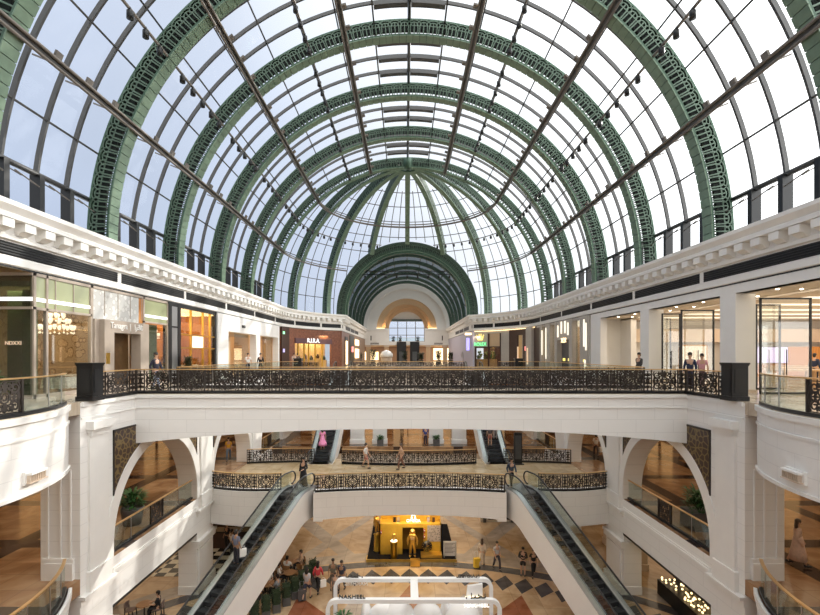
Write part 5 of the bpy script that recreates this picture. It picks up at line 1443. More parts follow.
potted('big round grey pot with leafy plant behind the glass in the first arch, left wall', -13.1, 21.4, ZM, .5, .8, .85, True, 300, ll=.45)
potted('big square grey pot with spiky plant behind the glass in the first arch, right wall', 13.3, 21.0, ZM, .55, .8, 1.0, False, 260, ll=.55)
potted('green plant behind the round balcony glass at the restaurant corner', -13.9, 15.0, 0, .25, .5, .6, True, 160, ll=.4)
potted('tall green plant at the edge of the amber shop', -14.0, yl(181.5), 0, .25, .6, 1.2, True, 200, m='leafdark')
for k in range(7):
    x = (-9.2+k*2.95); potted('bushy palm on the upper floor before the far end wall, %s from the left' % ['first', 'second', 'third', 'fourth', 'fifth', 'sixth', 'seventh'][k], x, YE-9-(k % 3)*4, 0, .5, .6, [1.5, 2.2, 1.6, 1.9, 1.5, 2.0, 1.6][k], True, 260, 'palms at the far end', .9, 'leafdark')
for k, x in enumerate((-2.9, -1.4, 2.4)): potted('dark plant on the gallery under the far arched window, %s' % ['leftmost', 'left of centre', 'right of centre'][k], x, YE+1.6, 4.35, .35, .4, .9, True, 100, 'plants under the far window', .5, 'leafdark')
t = thing('dome_lamp', 'white dome-shaped kiosk roof before the palms at the far end', 'kiosk', (-3.6, 80, 0)); mb = MB(); mb.lathe([(1.15, 1.2), (1.1, 1.7), (.8, 2.1), (.3, 2.35), (.02, 2.38)], (0, 0, 0), 20); mb.build('dome', M['booth'], t); mb = MB(); mb.lathe([(1.0, 0), (1.0, 1.2), (.9, 1.2)], (0, 0, 0), 20); mb.build('counter', M['beige'], t)

# ------------------------------------------------------------------ walls of shops on the middle and ground floors
def shop_wall(mb, x0, y0, x1, y1, z0, z1): mb.box(min(x0, x1), min(y0, y1), z0, max(x0, x1), max(y0, y1), z1)
for sgn, nm in ((-1, 'left'), (1, 'right')):
    mb = MB(); shop_wall(mb, sgn*24, 3, sgn*24.3, 62, ZM, -1.3); struct(mb.build('wall_middle_shops_'+nm, M['tan']))
    mb = MB(); shop_wall(mb, sgn*24, 3, sgn*24.3, 62, ZG, -7.9); struct(mb.build('wall_ground_shops_'+nm, M['brownwall2']))
    for k, (y0, lit) in enumerate(((8, 1), (14.5, 0), (21, 1), (27.5, 1), (34, 0), (40.5, 1), (47, 1))):
        lb = ['first', 'second', 'third', 'fourth', 'fifth', 'sixth', 'seventh'][k]
        t = thing('shop_front', 'lit shop window on the middle floor, %s along the %s gallery from the camera' % (lb, 'restaurant-side' if sgn < 0 else 'glass-store-side'), 'shop front', (sgn*23.95, y0+2.6, ZM), 0, 'shop windows of the middle floor')
        mb = MB()
        for a, b, c, d in ((-2.6, -2.4, 0, 4), (2.4, 2.6, 0, 4), (-2.4, 2.4, 3.5, 4), (-.1, .1, 0, 3.5), (-2.4, 2.4, 0, .25)): shop_wall(mb, 0, a, -sgn*.2, b, c, d)
        mb.build('frame', M['darkbrown'], t)
        mb = MB(); shop_wall(mb, -sgn*.02, -2.4, -sgn*.06, 2.4, .25, 3.5); mb.build('window', M['warmE2'] if lit else M['darkglass'], t)
        mb = MB(); shop_wall(mb, -sgn*.2, 2.75, -sgn*.6, 3.6, 0, 4.6); mb.build('pilaster', M['beige'], t)
mb = MB(); mb.box(-24, 61.5, ZM, 24, 61.8, -1.3); mb.box(-12, 50, ZM, 12, 50.2, -1.3); struct(mb.build('wall_middle_back', M['orangewood']))
mb = MB(); mb.box(-30, 52, ZG, 30, 52.3, -7.9); struct(mb.build('wall_ground_back', M['beige']))
for k, (x0, x1) in enumerate(((-10.5, -7.2), (-6.2, -3.4), (-1.6, 1.6), (3.2, 6.4), (7.4, 10.6))):
    t = thing('shop_front', 'amber shop window at the back of the middle floor, %s from the left' % ['first', 'second', 'third', 'fourth', 'fifth'][k], 'shop front', ((x0+x1)/2, 49.9, ZM), 0, 'back shop windows of the middle floor')
    w_ = (x1-x0)/2; mb = MB(); mb.box(-w_, -.05, .2, w_, 0, 3.4); mb.build('window', M['warmE2'], t)
    mb = MB(); mb.box(-w_-.1, -.15, 0, -w_, .05, 3.6); mb.box(w_, -.15, 0, w_+.1, .05, 3.6); mb.box(-w_, -.15, 3.4, w_, .05, 3.6); mb.box(-.05, -.15, 0, .05, .05, 3.4); mb.build('frame', M['darkbrown'], t)
# ------------------------------------------------------------------ people: one skinned body per pose, clothes as children
def skin_mesh(verts, edges, root=0, sub=1):
    """verts: (x, y, z, radius[, radius2])"""
    me = bpy.data.meshes.new('figure'); bm = bmesh.new(); lay = bm.verts.layers.skin.verify()
    vs = []
    for i, v in enumerate(verts):
        b = bm.verts.new(v[:3]); b[lay].radius = (v[3], v[4] if len(v) > 4 else v[3]); b[lay].use_root = (i == root); vs.append(b)
    for a, b in edges: bm.edges.new((vs[a], vs[b]))
    bm.to_mesh(me); bm.free()
    o = bpy.data.objects.new('figure', me); COL.objects.link(o)
    s = o.modifiers.new('skin', 'SKIN'); s.use_smooth_shade = True
    u = o.modifiers.new('sub', 'SUBSURF'); u.levels = sub; u.render_levels = sub
    bpy.context.view_layer.update(); dg = bpy.context.evaluated_depsgraph_get()
    r = bpy.data.meshes.new_from_object(o.evaluated_get(dg)); bpy.data.objects.remove(o)
    return r
def lerp(a, b, t): return tuple(a[i]+(b[i]-a[i])*t for i in range(3))
def pose(kind):
    """joints of a 1.74 m adult facing -y"""
    J = dict(pel=(0, 0, .95), sp=(0, .01, 1.12), ch=(0, .0, 1.33), nk=(0, .01, 1.48), h1=(0, -.01, 1.57), h2=(0, -.015, 1.66))
    for s, n in ((-1, 'l'), (1, 'r')):
        J[n+'sh'] = (s*.17, .01, 1.40); J[n+'el'] = (s*.23, .04, 1.12); J[n+'wr'] = (s*.24, -.05, .89)
        J[n+'hp'] = (s*.09, 0, .90); J[n+'kn'] = (s*.10, -.01, .49); J[n+'an'] = (s*.105, .03, .08); J[n+'to'] = (s*.12, -.13, .03)
    if kind in ('walk', 'walkb'):
        f = 1 if kind == 'walk' else -1
        for n, g in (('l', f), ('r', -f)):
            s = -1 if n == 'l' else 1
            J[n+'kn'] = (s*.095, -.17*g-.03, .50); J[n+'an'] = (s*.10, -.24*g+.05 if g > 0 else .30, .09 if g > 0 else .14)
            J[n+'to'] = (s*.11, J[n+'an'][1]-.15, .04 if g > 0 else .05)
            J[n+'el'] = (s*.23, .10*g+.03, 1.13); J[n+'wr'] = (s*.22, .10*g-.10, .92)
    if kind == 'phone':
        for n, s in (('l', -1), ('r', 1)): J[n+'el'] = (s*.24, -.02, 1.13); J[n+'wr'] = (s*.07, -.26, 1.20)
        J['h1'] = (0, -.03, 1.565); J['h2'] = (0, -.06, 1.64)
    if kind == 'bag':
        J['rel'] = (.26, .0, 1.13); J['rwr'] = (.14, -.24, 1.10)
    if kind == 'sit':
        dz = -.45
        for k in ('pel', 'sp', 'ch', 'nk', 'h1', 'h2', 'lsh', 'rsh'): x, y, z = J[k]; J[k] = (x, y, z+dz)
        for n, s in (('l', -1), ('r', 1)):
            J[n+'hp'] = (s*.09, 0, .47); J[n+'kn'] = (s*.12, -.42, .49); J[n+'an'] = (s*.12, -.38, .08); J[n+'to'] = (s*.13, -.54, .03)
            J[n+'el'] = (s*.24, -.10, .72); J[n+'wr'] = (s*.13, -.34, .74)
    return J
def hand_chain(V, E, wi, J, n):
    s = -1 if n == 'l' else 1; w_ = Vector(J[n+'wr']); e_ = Vector(J[n+'el']); d = (w_-e_).normalized()
    side = Vector((0, -1, 0)) if abs(d.z) > .6 else Vector((s*-1, 0, 0)); side = (side-d*side.dot(d)).normalized(); nr = d.cross(side)
    p = w_+d*.05; V.append((*p, .028, .02)); pi_ = len(V)-1; E.append((wi, pi_))
    for k, (off, ln) in enumerate(((.030, .078), (.010, .09), (-.010, .084), (-.028, .064))):
        a = p+d*.035+side*off; V.append((*a, .0095)); E.append((pi_, len(V)-1))
        b = a+d*ln*.55+nr*.012*s; V.append((*b, .0085)); E.append((len(V)-2, len(V)-1))
        c = b+d*ln*.42+nr*.022*s; V.append((*c, .0065)); E.append((len(V)-2, len(V)-1))
    a = w_+d*.03+side*.035; V.append((*a, .011)); E.append((wi, len(V)-1))
    b = a+d*.045+side*.018; V.append((*b, .009)); E.append((len(V)-2, len(V)-1))
def body_mesh(J):
    V = []; E = []
    def v(p, r, r2=None): V.append((*p, r, r2 or r)); return len(V)-1
    pel = v(J['pel'], .135, .10); sp = v(J['sp'], .125, .095); ch = v(J['ch'], .15, .10); nk = v(J['nk'], .055); h1 = v(J['h1'], .062, .07); h2 = v(J['h2'], .074, .088)
    E += [(pel, sp), (sp, ch), (ch, nk), (nk, h1), (h1, h2)]; t_ = v((J['h2'][0], J['h2'][1]+.005, J['h2'][2]+.075), .05, .06); E.append((h2, t_))
    for n in 'lr':
        sh = v(J[n+'sh'], .058); el = v(J[n+'el'], .042); f = v(lerp(J[n+'el'], J[n+'wr'], .35), .04); wr = v(J[n+'wr'], .026, .02); E += [(ch, sh), (sh, el), (el, f), (f, wr)]
        hand_chain(V, E, wr, J, n)
        hp = v(J[n+'hp'], .088); kn = v(J[n+'kn'], .056); cf = v(lerp(J[n+'kn'], J[n+'an'], .3), .055); an = v(J[n+'an'], .037); to = v(J[n+'to'], .035, .026); E += [(pel, hp), (hp, kn), (kn, cf), (cf, an), (an, to)]
    me = skin_mesh(V, E, pel, 1)
    bm = bmesh.new(); bm.from_mesh(me); c = Vector(J['h2'])                 # nose, ears, eyes, mouth
    def blob(p, sc):
        r = bmesh.ops.create_icosphere(bm, subdivisions=1, radius=1)
        for x in r['verts']: x.co = Vector((x.co.x*sc[0], x.co.y*sc[1], x.co.z*sc[2]))+p
    blob(c+Vector((0, -.09, -.015)), (.013, .022, .022)); blob(c+Vector((0, -.083, -.055)), (.025, .01, .007))
    for s in (-1, 1): blob(c+Vector((s*.08, .005, -.01)), (.012, .022, .032)); blob(c+Vector((s*.032, -.080, .012)), (.013, .009, .008))
    bm.to_mesh(me); bm.free()
    for p in me.polygons: p.use_smooth = True
    return me
def shirt_mesh(J, sleeve='short', hem=0.0):
    V = []; E = []
    def v(p, r, r2=None): V.append((*p, r, r2 or r)); return len(V)-1
    x, y, z = J['pel']; pel = v((x, y, z-.02-hem), .165, .125); sp = v(J['sp'], .15, .115); ch = v(J['ch'], .172, .122); nk = v((J['nk'][0], J['nk'][1], J['nk'][2]-.03), .07); E += [(pel, sp), (sp, ch), (ch, nk)]
    for n in 'lr':
        sh = v(J[n+'sh'], .074); E.append((ch, sh))
        if sleeve == 'short': a = v(lerp(J[n+'sh'], J[n+'el'], .75), .062); E.append((sh, a))
        else: el = v(J[n+'el'], .06); a = v(lerp(J[n+'el'], J[n+'wr'], .93), .044); E += [(sh, el), (el, a)]
    return skin_mesh(V, E, pel, 1)
def trouser_mesh(J, short=False):
    V = []; E = []
    def v(p, r, r2=None): V.append((*p, r, r2 or r)); return len(V)-1
    pel = v(J['pel'], .155, .118); up = v((J['pel'][0], J['pel'][1], J['pel'][2]+.07), .145, .108); E.append((pel, up))
    for n in 'lr':
        hp = v(J[n+'hp'], .105); E.append((pel, hp))
        if short: a = v(lerp(J[n+'hp'], J[n+'kn'], .72), .088); E.append((hp, a))
        else: kn = v(J[n+'kn'], .074); an = v(lerp(J[n+'kn'], J[n+'an'], .93), .06); E += [(hp, kn), (kn, an)]
    return skin_mesh(V, E, pel, 1)
def shoe_mesh(J, n):
    mb = MB()
    if True:
        a, t_ = Vector(J[n+'an']), Vector(J[n+'to']); mb.ball((a*.45+t_*.55)+Vector((0, 0, .01)), 1, 10, (.048, .135, .045)); mb.ball(a+Vector((0, .01, -.015)), .055, 8)
    return mb.mesh('shoe', M['shoe'])
def hair_mesh(J, long_):
    c = Vector(J['h2']); mb = MB(); mb.ball(c+Vector((0, .018, .045)), 1, 14, (.094, .105, .092))
    mb.ball(c+Vector((0, .05, -.01)), 1, 12, (.088, .07, .10))
    if long_: mb.ball(c+Vector((0, .07, -.14)), 1, 12, (.10, .055, .17))
    return mb.mesh('hair', M['hair'])
def skirt_mesh(J, z1, r1):
    mb = MB(); x, y, z = J['sp']; mb.lathe([(.135, z+.02), (.165, z-.12), (.20, z-.35), (r1*.9, (z1+z-.35)/2), (r1, z1), (r1-.03, z1)], (0, 0, 0), 20); return mb.mesh('skirt', M['cloth'])
PM = {}
def getp(kind, what, *a):
    k = (kind, what)+a
    if k not in PM:
        J = pose(kind); PM[k] = {'body': lambda: body_mesh(J), 'shirt': lambda: shirt_mesh(J, *a), 'trousers': lambda: trouser_mesh(J, *a), 'shoes': lambda: shoe_mesh(J, *a), 'hair': lambda: hair_mesh(J, *a), 'skirt': lambda: skirt_mesh(J, *a)}[what]()
        if not PM[k].materials: PM[k].materials.append(M['skin1'])
    return PM[k]
def person(label, loc, rz, kind='stand', top=(.5, .5, .5), bottom=(.05, .05, .07), sleeve='short', skin='skin1', hair='hair', long_=False, short=False, dress=None, hem=0.0, s=1.0, cap=None):
    t = thing('person', label, 'person', tuple(loc), rz); t.scale = (s, s, s)
    inst('body', getp(kind, 'body'), t, mats=[M[skin]])
    inst('shirt', getp(kind, 'shirt', sleeve, hem), t, mats=[fabric(top)])
    if dress: inst('skirt', getp(kind, 'skirt', *dress), t, mats=[fabric(bottom)])
    else: inst('trousers', getp(kind, 'trousers', short), t, mats=[fabric(bottom)])
    inst('shoe', getp(kind, 'shoes', 'l'), t); inst('shoe', getp(kind, 'shoes', 'r'), t)
    inst('hair', getp(kind, 'hair', long_), t, mats=[M[hair] if cap is None else fabric(cap)])
    return t
def G(px, py): v = onz(px, py, ZG); return (v.x, v.y, ZG)
def Mi(px, py): v = onz(px, py, ZM); return (v.x, v.y, ZM)
def U(px, d): return ((px-CX)*d/F+CAMX, d, 0)
BK = (.015, .015, .018)
# ground floor
person('person in a grey top and shorts with a dark trolley case by the hedge', G(307, 600), PI*.9, 'walk', (.45, .42, .42), (.04, .05, .09), 'short', long_=True, short=True)
person('person in a red cardigan carrying a white shopping bag', G(318, 593), PI*.95, 'walkb', (.55, .05, .06), BK, 'long', long_=True)
person('person in an olive top behind the pair near the white frame', G(333, 590), .2, 'stand', (.16, .14, .10), (.10, .08, .06), 'short', skin='skin2')
person('person in a dark navy top beside the one in olive', G(341.5, 592), -.2, 'walk', (.03, .035, .06), (.03, .03, .04), 'short', skin='skin2')
person('small person with brown hair before the one in the olive top', G(335, 600), .1, 'stand', (.25, .18, .14), (.10, .07, .06), 'short', long_=True, hair='hairb', s=.85)
person('person in cream trousers and top with a yellow trolley case, right of the golden booth', G(482, 567), 2.9, 'walk', (.60, .50, .40), (.62, .52, .42), 'long', long_=True, hair='hairb')
person('person in a pale grey shirt and dark trousers, right of the golden booth', G(497, 570), .3, 'walkb', (.52, .50, .50), (.03, .03, .05), 'short')
person('person in a black hooded top and black shorts looking at a phone', G(523, 576), -.3, 'phone', BK, BK, 'long', short=True, hair='hair')
person('person all in black walking beside the one with the phone', G(533.5, 577), -.1, 'walk', BK, BK, 'short', s=.95)
# escalators
def esc_point(sg, run, lat=0):
    d = Vector((sg*.363, -.931)).normalized(); n_ = Vector((-d.y, d.x)); p = Vector((sg*6.52, 27.05))+d*run+n_*lat
    z = ZM-max(0, run-.9)*math.tan(R_(30)); return (p.x, p.y, z)
ez = esc_point(-1, 5.05, -.25); person('person in a blue-grey shirt with a white bag riding the left escalator', (ez[0], ez[1], ez[2]-.02), 2.7, 'stand', (.16, .17, .23), (.03, .03, .04), 'short', skin='skin2')
person('person in a long black dress and headscarf stepping onto the left escalator', (*esc_point(-1, -.35)[:2], ZM+.012), -.3, 'bag', BK, BK, 'long', dress=(.06, .26), cap=BK)
person('person in a dark jacket with grey backpack stepping onto the right escalator', (*esc_point(1, -.3, -.35)[:2], ZM+.012), .2, 'walk', (.05, .07, .10), BK, 'long')
# middle floor
person('person in a white top and reddish shorts on the middle bridge, left of centre', Mi(366, 468.5), 1.4, 'walk', (.75, .74, .74), (.45, .18, .15), 'short', hair='hair', short=True)
person('person in a sand-coloured top on the middle bridge, right of the one in white', Mi(401, 469.5), -1.3, 'walkb', (.55, .36, .24), (.20, .10, .07), 'short', hair='hairb')
ex = (-6.3, 38.6); zr = -6.3+max(0, (38.6-34.0))*math.tan(R_(30))*-0
person('person in a pink dress riding the left rear escalator', (-6.62, 34.95, -5.71), PI, 'stand', (.80, .28, .48), (.80, .28, .48), 'short', long_=True, dress=(.38, .34))
person('person in a white shirt riding the right rear escalator, higher up', (6.85, 36.0, -5.1), PI, 'stand', (.75, .72, .72), (.35, .30, .28), 'short')
person('person with reddish trousers riding the right rear escalator, lower one', (6.3, 35.3, -5.5), PI, 'stand', (.10, .08, .08), (.45, .16, .12), 'short', short=True)
person('person in a yellow top and blue jeans in the left gallery of the middle floor', Mi(228.5, 461), .3, 'walk', (.75, .42, .05), (.14, .20, .28), 'short', long_=True)
person('person in a white shirt walking away in the right gallery of the middle floor', Mi(596, 457), 2.9, 'walkb', (.72, .66, .60), (.10, .08, .08), 'short')
person('person in a pale robe on the middle floor, below the right round balcony', Mi(798, 566), 1.2, 'walk', (.60, .42, .33), (.60, .42, .33), 'long', dress=(.25, .28), hair='hairb', long_=True)
person('person in blue far back on the middle floor, beside the planted column', Mi(425.5, 446), .4, 'stand', (.05, .07, .25), (.03, .03, .05), 'short')
person('dark standing person far back on the middle floor behind the centre', (-.6, 46.5, ZM), .2, 'stand', (.03, .03, .03), BK, 'short')
# upper floor
person('person in a dark jacket walking by the restaurant, behind the ornate railing', U(156, 20.8), 1.4, 'walk', (.025, .025, .045), (.20, .24, .32), 'long')
person('person in a navy jacket before the glass store, left one of a pair', U(690, 20.6), -.7, 'stand', (.02, .03, .07), (.03, .03, .06), 'long')
person('person in a pink top before the glass store, right one of a pair', U(702, 21.8), -.4, 'walk', (.62, .30, .33), (.20, .12, .12), 'short', s=.97)
person('person in dark clothes by the further white pillar of the glass store', U(639, 25.5), -1.2, 'walk', (.05, .045, .045), BK, 'long')
person('person in a white t-shirt before the white stone front, far left', U(248, 37.2), .6, 'walk', (.80, .78, .76), (.05, .05, .07), 'short')
person('person in black before the white stone front, far left', U(260.5, 38.0), .3, 'stand', BK, BK, 'long')
person('person in a light top at the brown shop left of the far passage', U(294, 50.5), .4, 'walkb', (.55, .47, .42), (.30, .25, .22), 'short')
person('person in dark trousers just beyond the one at the brown shop', U(297.5, 53.0), 2.6, 'stand', (.20, .14, .12), BK, 'long')
person('seated person in navy at the store table, deep in the glass store', (22.5, 25.3, 0), PI/2+.4, 'stand', (.02, .03, .07), BK, 'long', s=.98)
person('person in a cream shirt leaning over the store table', (24.9, 27.2, 0), .5, 'phone', (.60, .50, .38), BK, 'short')
person('person in dark red by the wooden wall, deep in the glass store', (26.9, 28.6, 0), -.4, 'stand', (.20, .04, .04), BK, 'short')
# cafe guests
def cafe_table(label, x, y, z=ZG):
    t = thing('cafe_table', label, 'table', (x, y, z), 0, 'small cafe tables')
    mb = MB(); mb.lathe([(.02, .70), (.36, .70), (.37, .72), (.36, .74), (.02, .74)], (0, 0, 0), 18, False); mb.build('tabletop', M['woodchair'], t)
    mb = MB(); mb.tube([(0, 0, .03), (0, 0, .7)], .035, 8); mb.lathe([(.22, 0), (.22, .025), (.05, .045)], (0, 0, 0), 14); mb.build('pedestal', M['chair'], t); return t
_ch = {}
def cafe_chair(label, x, y, rz, m='woodchair', z=ZG):
    if m not in _ch:
        p = {}
        b = MB(); b.box(-.21, -.21, .43, .21, .21, .48); p['seat'] = b.mesh('seat', M[m])
        b = MB(); b.ribbon([(-.21, .2, .66), (-.1, .24, .68), (.1, .24, .68), (.21, .2, .66)], .34, (0, 1, 0), .03); p['backrest'] = b.mesh('backrest', M[m])
        for k, (sx, sy) in enumerate(((-1, -1), (1, -1), (-1, 1), (1, 1))): b = MB(); b.beam((sx*.18, sy*.18, .44 if sy < 0 else .62), (sx*.2, sy*.2, 0), .04, .04); p['leg', k] = b.mesh('leg', M['chair'])
        _ch[m] = p
    t = thing('cafe_chair', label, 'chair', (x, y, z), rz, 'cafe chairs')
    for k, me in _ch[m].items(): inst(k if isinstance(k, str) else 'leg', me, t)
    return t
ordn = ['first', 'second', 'third', 'fourth', 'fifth', 'sixth', 'seventh', 'eighth', 'ninth', 'tenth', 'eleventh', 'twelfth']
hx = [(-7.2, 27.6), (-6.9, 26.2), (-7.8, 24.9), (-8.9, 26.9), (-8.5, 28.7), (-9.6, 25.0)]
for k, (x, y) in enumerate(hx):
    cafe_table('round cafe table inside the planted cafe corner, %s counted from the floor band' % ordn[k], x, y)
    for j, a in enumerate((.4, 2.5, 4.6)):
        a += k*.7; cafe_chair('brown cafe chair at the %s table of the planted corner, %s of its three' % (ordn[k], ['one', 'two', 'three'][j]), x+.62*math.cos(a), y+.62*math.sin(a), a+PI/2-PI)
        if (k+j) % 2 == 0 and k < 5:
            person('seated cafe guest in %s at the %s table of the planted corner' % (['a tan top', 'a black top', 'a white top', 'a rust top', 'a grey top'][(k+j) % 5], ordn[k]), (x+.60*math.cos(a), y+.60*math.sin(a), ZG), a-PI/2, 'sit', [(.50, .32, .2), BK, (.7, .68, .65), (.4, .14, .06), (.25, .25, .26)][(k+j) % 5], BK, 'short', skin='skin2' if k % 2 else 'skin1')
bx_ = [(-13.4, 22.9), (-14.4, 20.6), (-13.2, 19.2), (-15.8, 23.6), (-16.6, 21.2)]
for k, (x, y) in enumerate(bx_):
    cafe_table('round cafe table under the left arcade, %s from the wide pier' % ordn[k], x, y)
    for j, a in enumerate((.2, 3.2)):
        a += k*.6; cafe_chair('mauve padded chair at the %s table under the left arcade, %s' % (ordn[k], ['side toward the atrium', 'side toward the wall'][j]), x+.66*math.cos(a), y+.66*math.sin(a), a-PI/2, 'cushion')
person('dark-haired guest seated in a mauve chair beside the wide pier, left arcade', (-13.4+.64*math.cos(.2), 22.9+.64*math.sin(.2), ZG), .2-PI/2, 'sit', BK, BK, 'short')
person('waiter in black with a pale apron standing far under the left arcade', (-17.0, 26.0, ZG), .6, 'stand', (.45, .32, .25), BK, 'short', skin='skin2')
person('waiter in black standing beside the one with the apron', (-16.2, 25.0, ZG), .2, 'stand', BK, BK, 'long', skin='skin2')
person('guest in white seated at the table under the left arcade, lower part of the opening', (-14.4+.6*math.cos(.8), 20.6+.6*math.sin(.8), ZG), .8-PI/2, 'sit', (.6, .6, .62), BK, 'short', skin='skin2')
person('guest in black seated opposite the one in white under the left arcade', (-13.2+.6*math.cos(4.4), 19.2+.6*math.sin(4.4), ZG), 4.4-PI/2, 'sit', BK, BK, 'short')
for k, (px, py) in enumerate(((232, 556), (238, 562), (227, 549))):
    v = G(px, py); person('standing %s by the checkered floor, %s' % (['guest in white', 'guest in a pale top', 'waiter in black'][k], ['nearest the escalator', 'half hidden by the escalator', 'at the back'][k]), v, [2.5, .6, -.4][k], 'stand', [(.7, .62, .55), (.55, .40, .32), BK][k], BK, 'short', skin='skin2')
# things people carry
def trolley(label, x, y, m):
    t = thing('trolley_case', label, 'suitcase', (x, y, ZG), .3, 'trolley cases')
    mb = MB(); mb.box(-.2, -.12, .06, .2, .12, .62); mb.build('body', m, t)
    mb = MB(); mb.tube([(-.1, .1, .6), (-.1, .12, 1.0), (.1, .12, 1.0), (.1, .1, .6)], .012, 6); mb.build('handle', M['steel'], t)
    for sx in (-.16, .16):
        mb = MB(); mb.ball((sx, 0, .03), .035, 8); mb.build('wheel', M['shoe'], t)
v = G(302, 601); trolley('dark trolley case beside the person in the grey top', v[0], v[1], M['pot'])
v = G(477, 568); trolley('yellow trolley case pulled by the person in cream', v[0], v[1], fabric((.65, .42, .03)))
def bag(label, loc, m, w_=.32, h=.38):
    t = thing('shopping_bag', label, 'bag', loc, .4, 'shopping bags'); mb = MB(); mb.box(-w_/2, -.07, 0, w_/2, .07, h); mb.build('body', m, t)
    mb = MB(); mb.tube([(-.08, 0, h), (-.06, 0, h+.12), (.06, 0, h+.12), (.08, 0, h)], .008, 5); mb.build('handle', m, t)
v = G(318, 593); bag('white shopping bag in the hand of the person in red', (v[0]+.3, v[1]-.05, ZG+.38), M['whitesign'])
bag('white bag on the left escalator, held by the person in the blue-grey shirt', (ez[0]+.33, ez[1], ez[2]+.42), M['whitesign'])
v = Mi(596, 457); bag('white shopping bag in the hand of the person in the right gallery', (v[0]+.36, v[1]-.05, ZM+.40), M['whitesign'])
v = esc_point(1, -.3, -.35); t = thing('backpack', 'grey-blue backpack on the back of the person entering the right escalator', 'backpack', (v[0]-.0, v[1]+.17, ZM+1.1), .2); mb = MB(); mb.ball((0, 0, .12), 1, 12, (.16, .1, .24)); mb.build('body', fabric((.12, .15, .19)), t); mb = MB(); mb.ball((0, .08, .04), 1, 10, (.11, .05, .11)); mb.build('pocket', fabric((.10, .13, .17)), t)
# ------------------------------------------------------------------ golden booth on the ground floor
BX0, BX1, BYF, BYB = -2.72, 2.98, 29.1, 35.2
bt = thing('exhibition_booth', 'golden watch exhibition booth on a black carpeted platform', 'booth', (.13, BYF, ZG))
def onb(mb, name, m): return mb.build(name, m, bt, world=True)
mb = MB(); mb.box(BX0, BYF, ZG, BX1, BYB, ZG+.16); onb(mb, 'platform', M['carpet'])
mb = MB(); mb.box(BX0-.05, BYF-.05, ZG, BX1+.05, BYF, ZG+.17); mb.box(BX0-.05, BYF, ZG, BX0, BYF+.6, ZG+.17); onb(mb, 'platform_edge', M['gold'])
z = ZG+.16; yw = 29.85
xl, xr = -1.95, 2.1
mb = MB(); mb.box(xl, yw, z, -.45, yw+.3, z+2.0); mb.box(.95, yw, z, xr, yw+.3, z+2.0); mb.box(-.45, yw, z+1.75, .95, yw+.3, z+2.0); mb.box(xl, yw, z, xl+.06, yw+2.4, z+2.0); mb.box(xr-.06, yw, z, xr, yw+2.4, z+2.0); onb(mb, 'front_wall', M['goldwall'])
mb = MB(); mb.box(-.45, yw+.8, z, .95, yw+.85, z+1.75); mb.box(-.47, yw+.3, z, -.45, yw+.8, z+1.75); mb.box(.95, yw+.3, z, .97, yw+.8, z+1.75); onb(mb, 'niche', M.setdefault('darkgold', mat('dark_gold', (.20, .105, .015), .4, .4)))
mb = MB(); mb.box(xl, yw+1.2, z+1.75, -1.1, yw+1.3, z+2.5); mb.box(-1.1, yw+.7, z+1.7, xr-.55, yw+.8, z+2.5); mb.box(xr-.55, yw+1.0, z+1.7, xr, yw+1.1, z+2.5); mb.box(xl, yw+.3, z+1.85, xr, yw+2.4, z+1.9); onb(mb, 'upper_wall', M['goldwall'])
lettering('sign_lettering', 'OMEGA', .27, .05, M['whiteE'], bt, Vector((.27, yw+.25, z+2.02))-bt.location, 0, 1.0)
mb = MB(); q = [(.22*math.sin(a), .26*math.cos(a)) for a in [R_(-150+300*k/18) for k in range(19)]]
mb.ribbon([(.27+u*.55, yw+.25, z+2.38+v*.45) for u, v in q], .05, (0, 1, 0), .04); mb.beam((.27-.17, yw+.25, z+2.28), (.27-.06, yw+.25, z+2.28), .05, .05, (0, 1, 0)); mb.beam((.27+.06, yw+.25, z+2.28), (.27+.17, yw+.25, z+2.28), .05, .05, (0, 1, 0)); onb(mb, 'emblem', M['whiteE'])
mb = MB(); mb.box(1.18, yw-.03, z+.85, 2.05, yw, z+1.9); onb(mb, 'photo_panel', M.setdefault('photo', voro('photo_panel', (.03, .025, .03), (.30, .25, .24), 9, .4, .05, .5, False)))
mb = MB(); mb.tube([(1.15, yw-.09, z+.55), (1.15, yw-.03, z+.55)], .34, 28); onb(mb, 'dial', M['black'])
mb = MB()
for k in range(12): a = k*PI/6; mb.box(1.15+.28*math.cos(a)-.02, yw-.10, z+.55+.28*math.sin(a)-.02, 1.15+.28*math.cos(a)+.02, yw-.09, z+.55+.28*math.sin(a)+.02)
mb.beam((1.15, yw-.1, z+.55), (1.15, yw-.1, z+.75), .03, .02, (0, 1, 0)); mb.beam((1.15, yw-.1, z+.55), (1.30, yw-.1, z+.62), .03, .02, (0, 1, 0)); onb(mb, 'dial_mark', M['gold'])
mb = MB(); mb.box(.75, yw-.6, z, 2.1, yw, z+.2); onb(mb, 'step_ledge', M['gold'])
for k, (x, h, m) in enumerate(((-.98, .3, 'black'), (-.72, .3, 'steel'), (1.28, .3, 'photo'), (1.62, .28, 'darkbrown'))):
    t = thing('framed_picture', 'small framed picture on the golden booth ledge, %s' % ['far left, dark', 'second from left, pale', 'right of the sign, patterned', 'far right, brown'][k], 'picture', (x, yw+.5, z+1.902), 0, 'pictures on the booth ledge')
    mb = MB(); mb.box(-.11, -.02, 0, .11, .02, h+.1); mb.build('frame', M['gold'], t); mb = MB(); mb.box(-.09, -.025, .03, .09, -.02, h+.07); mb.build('image', M[m], t)
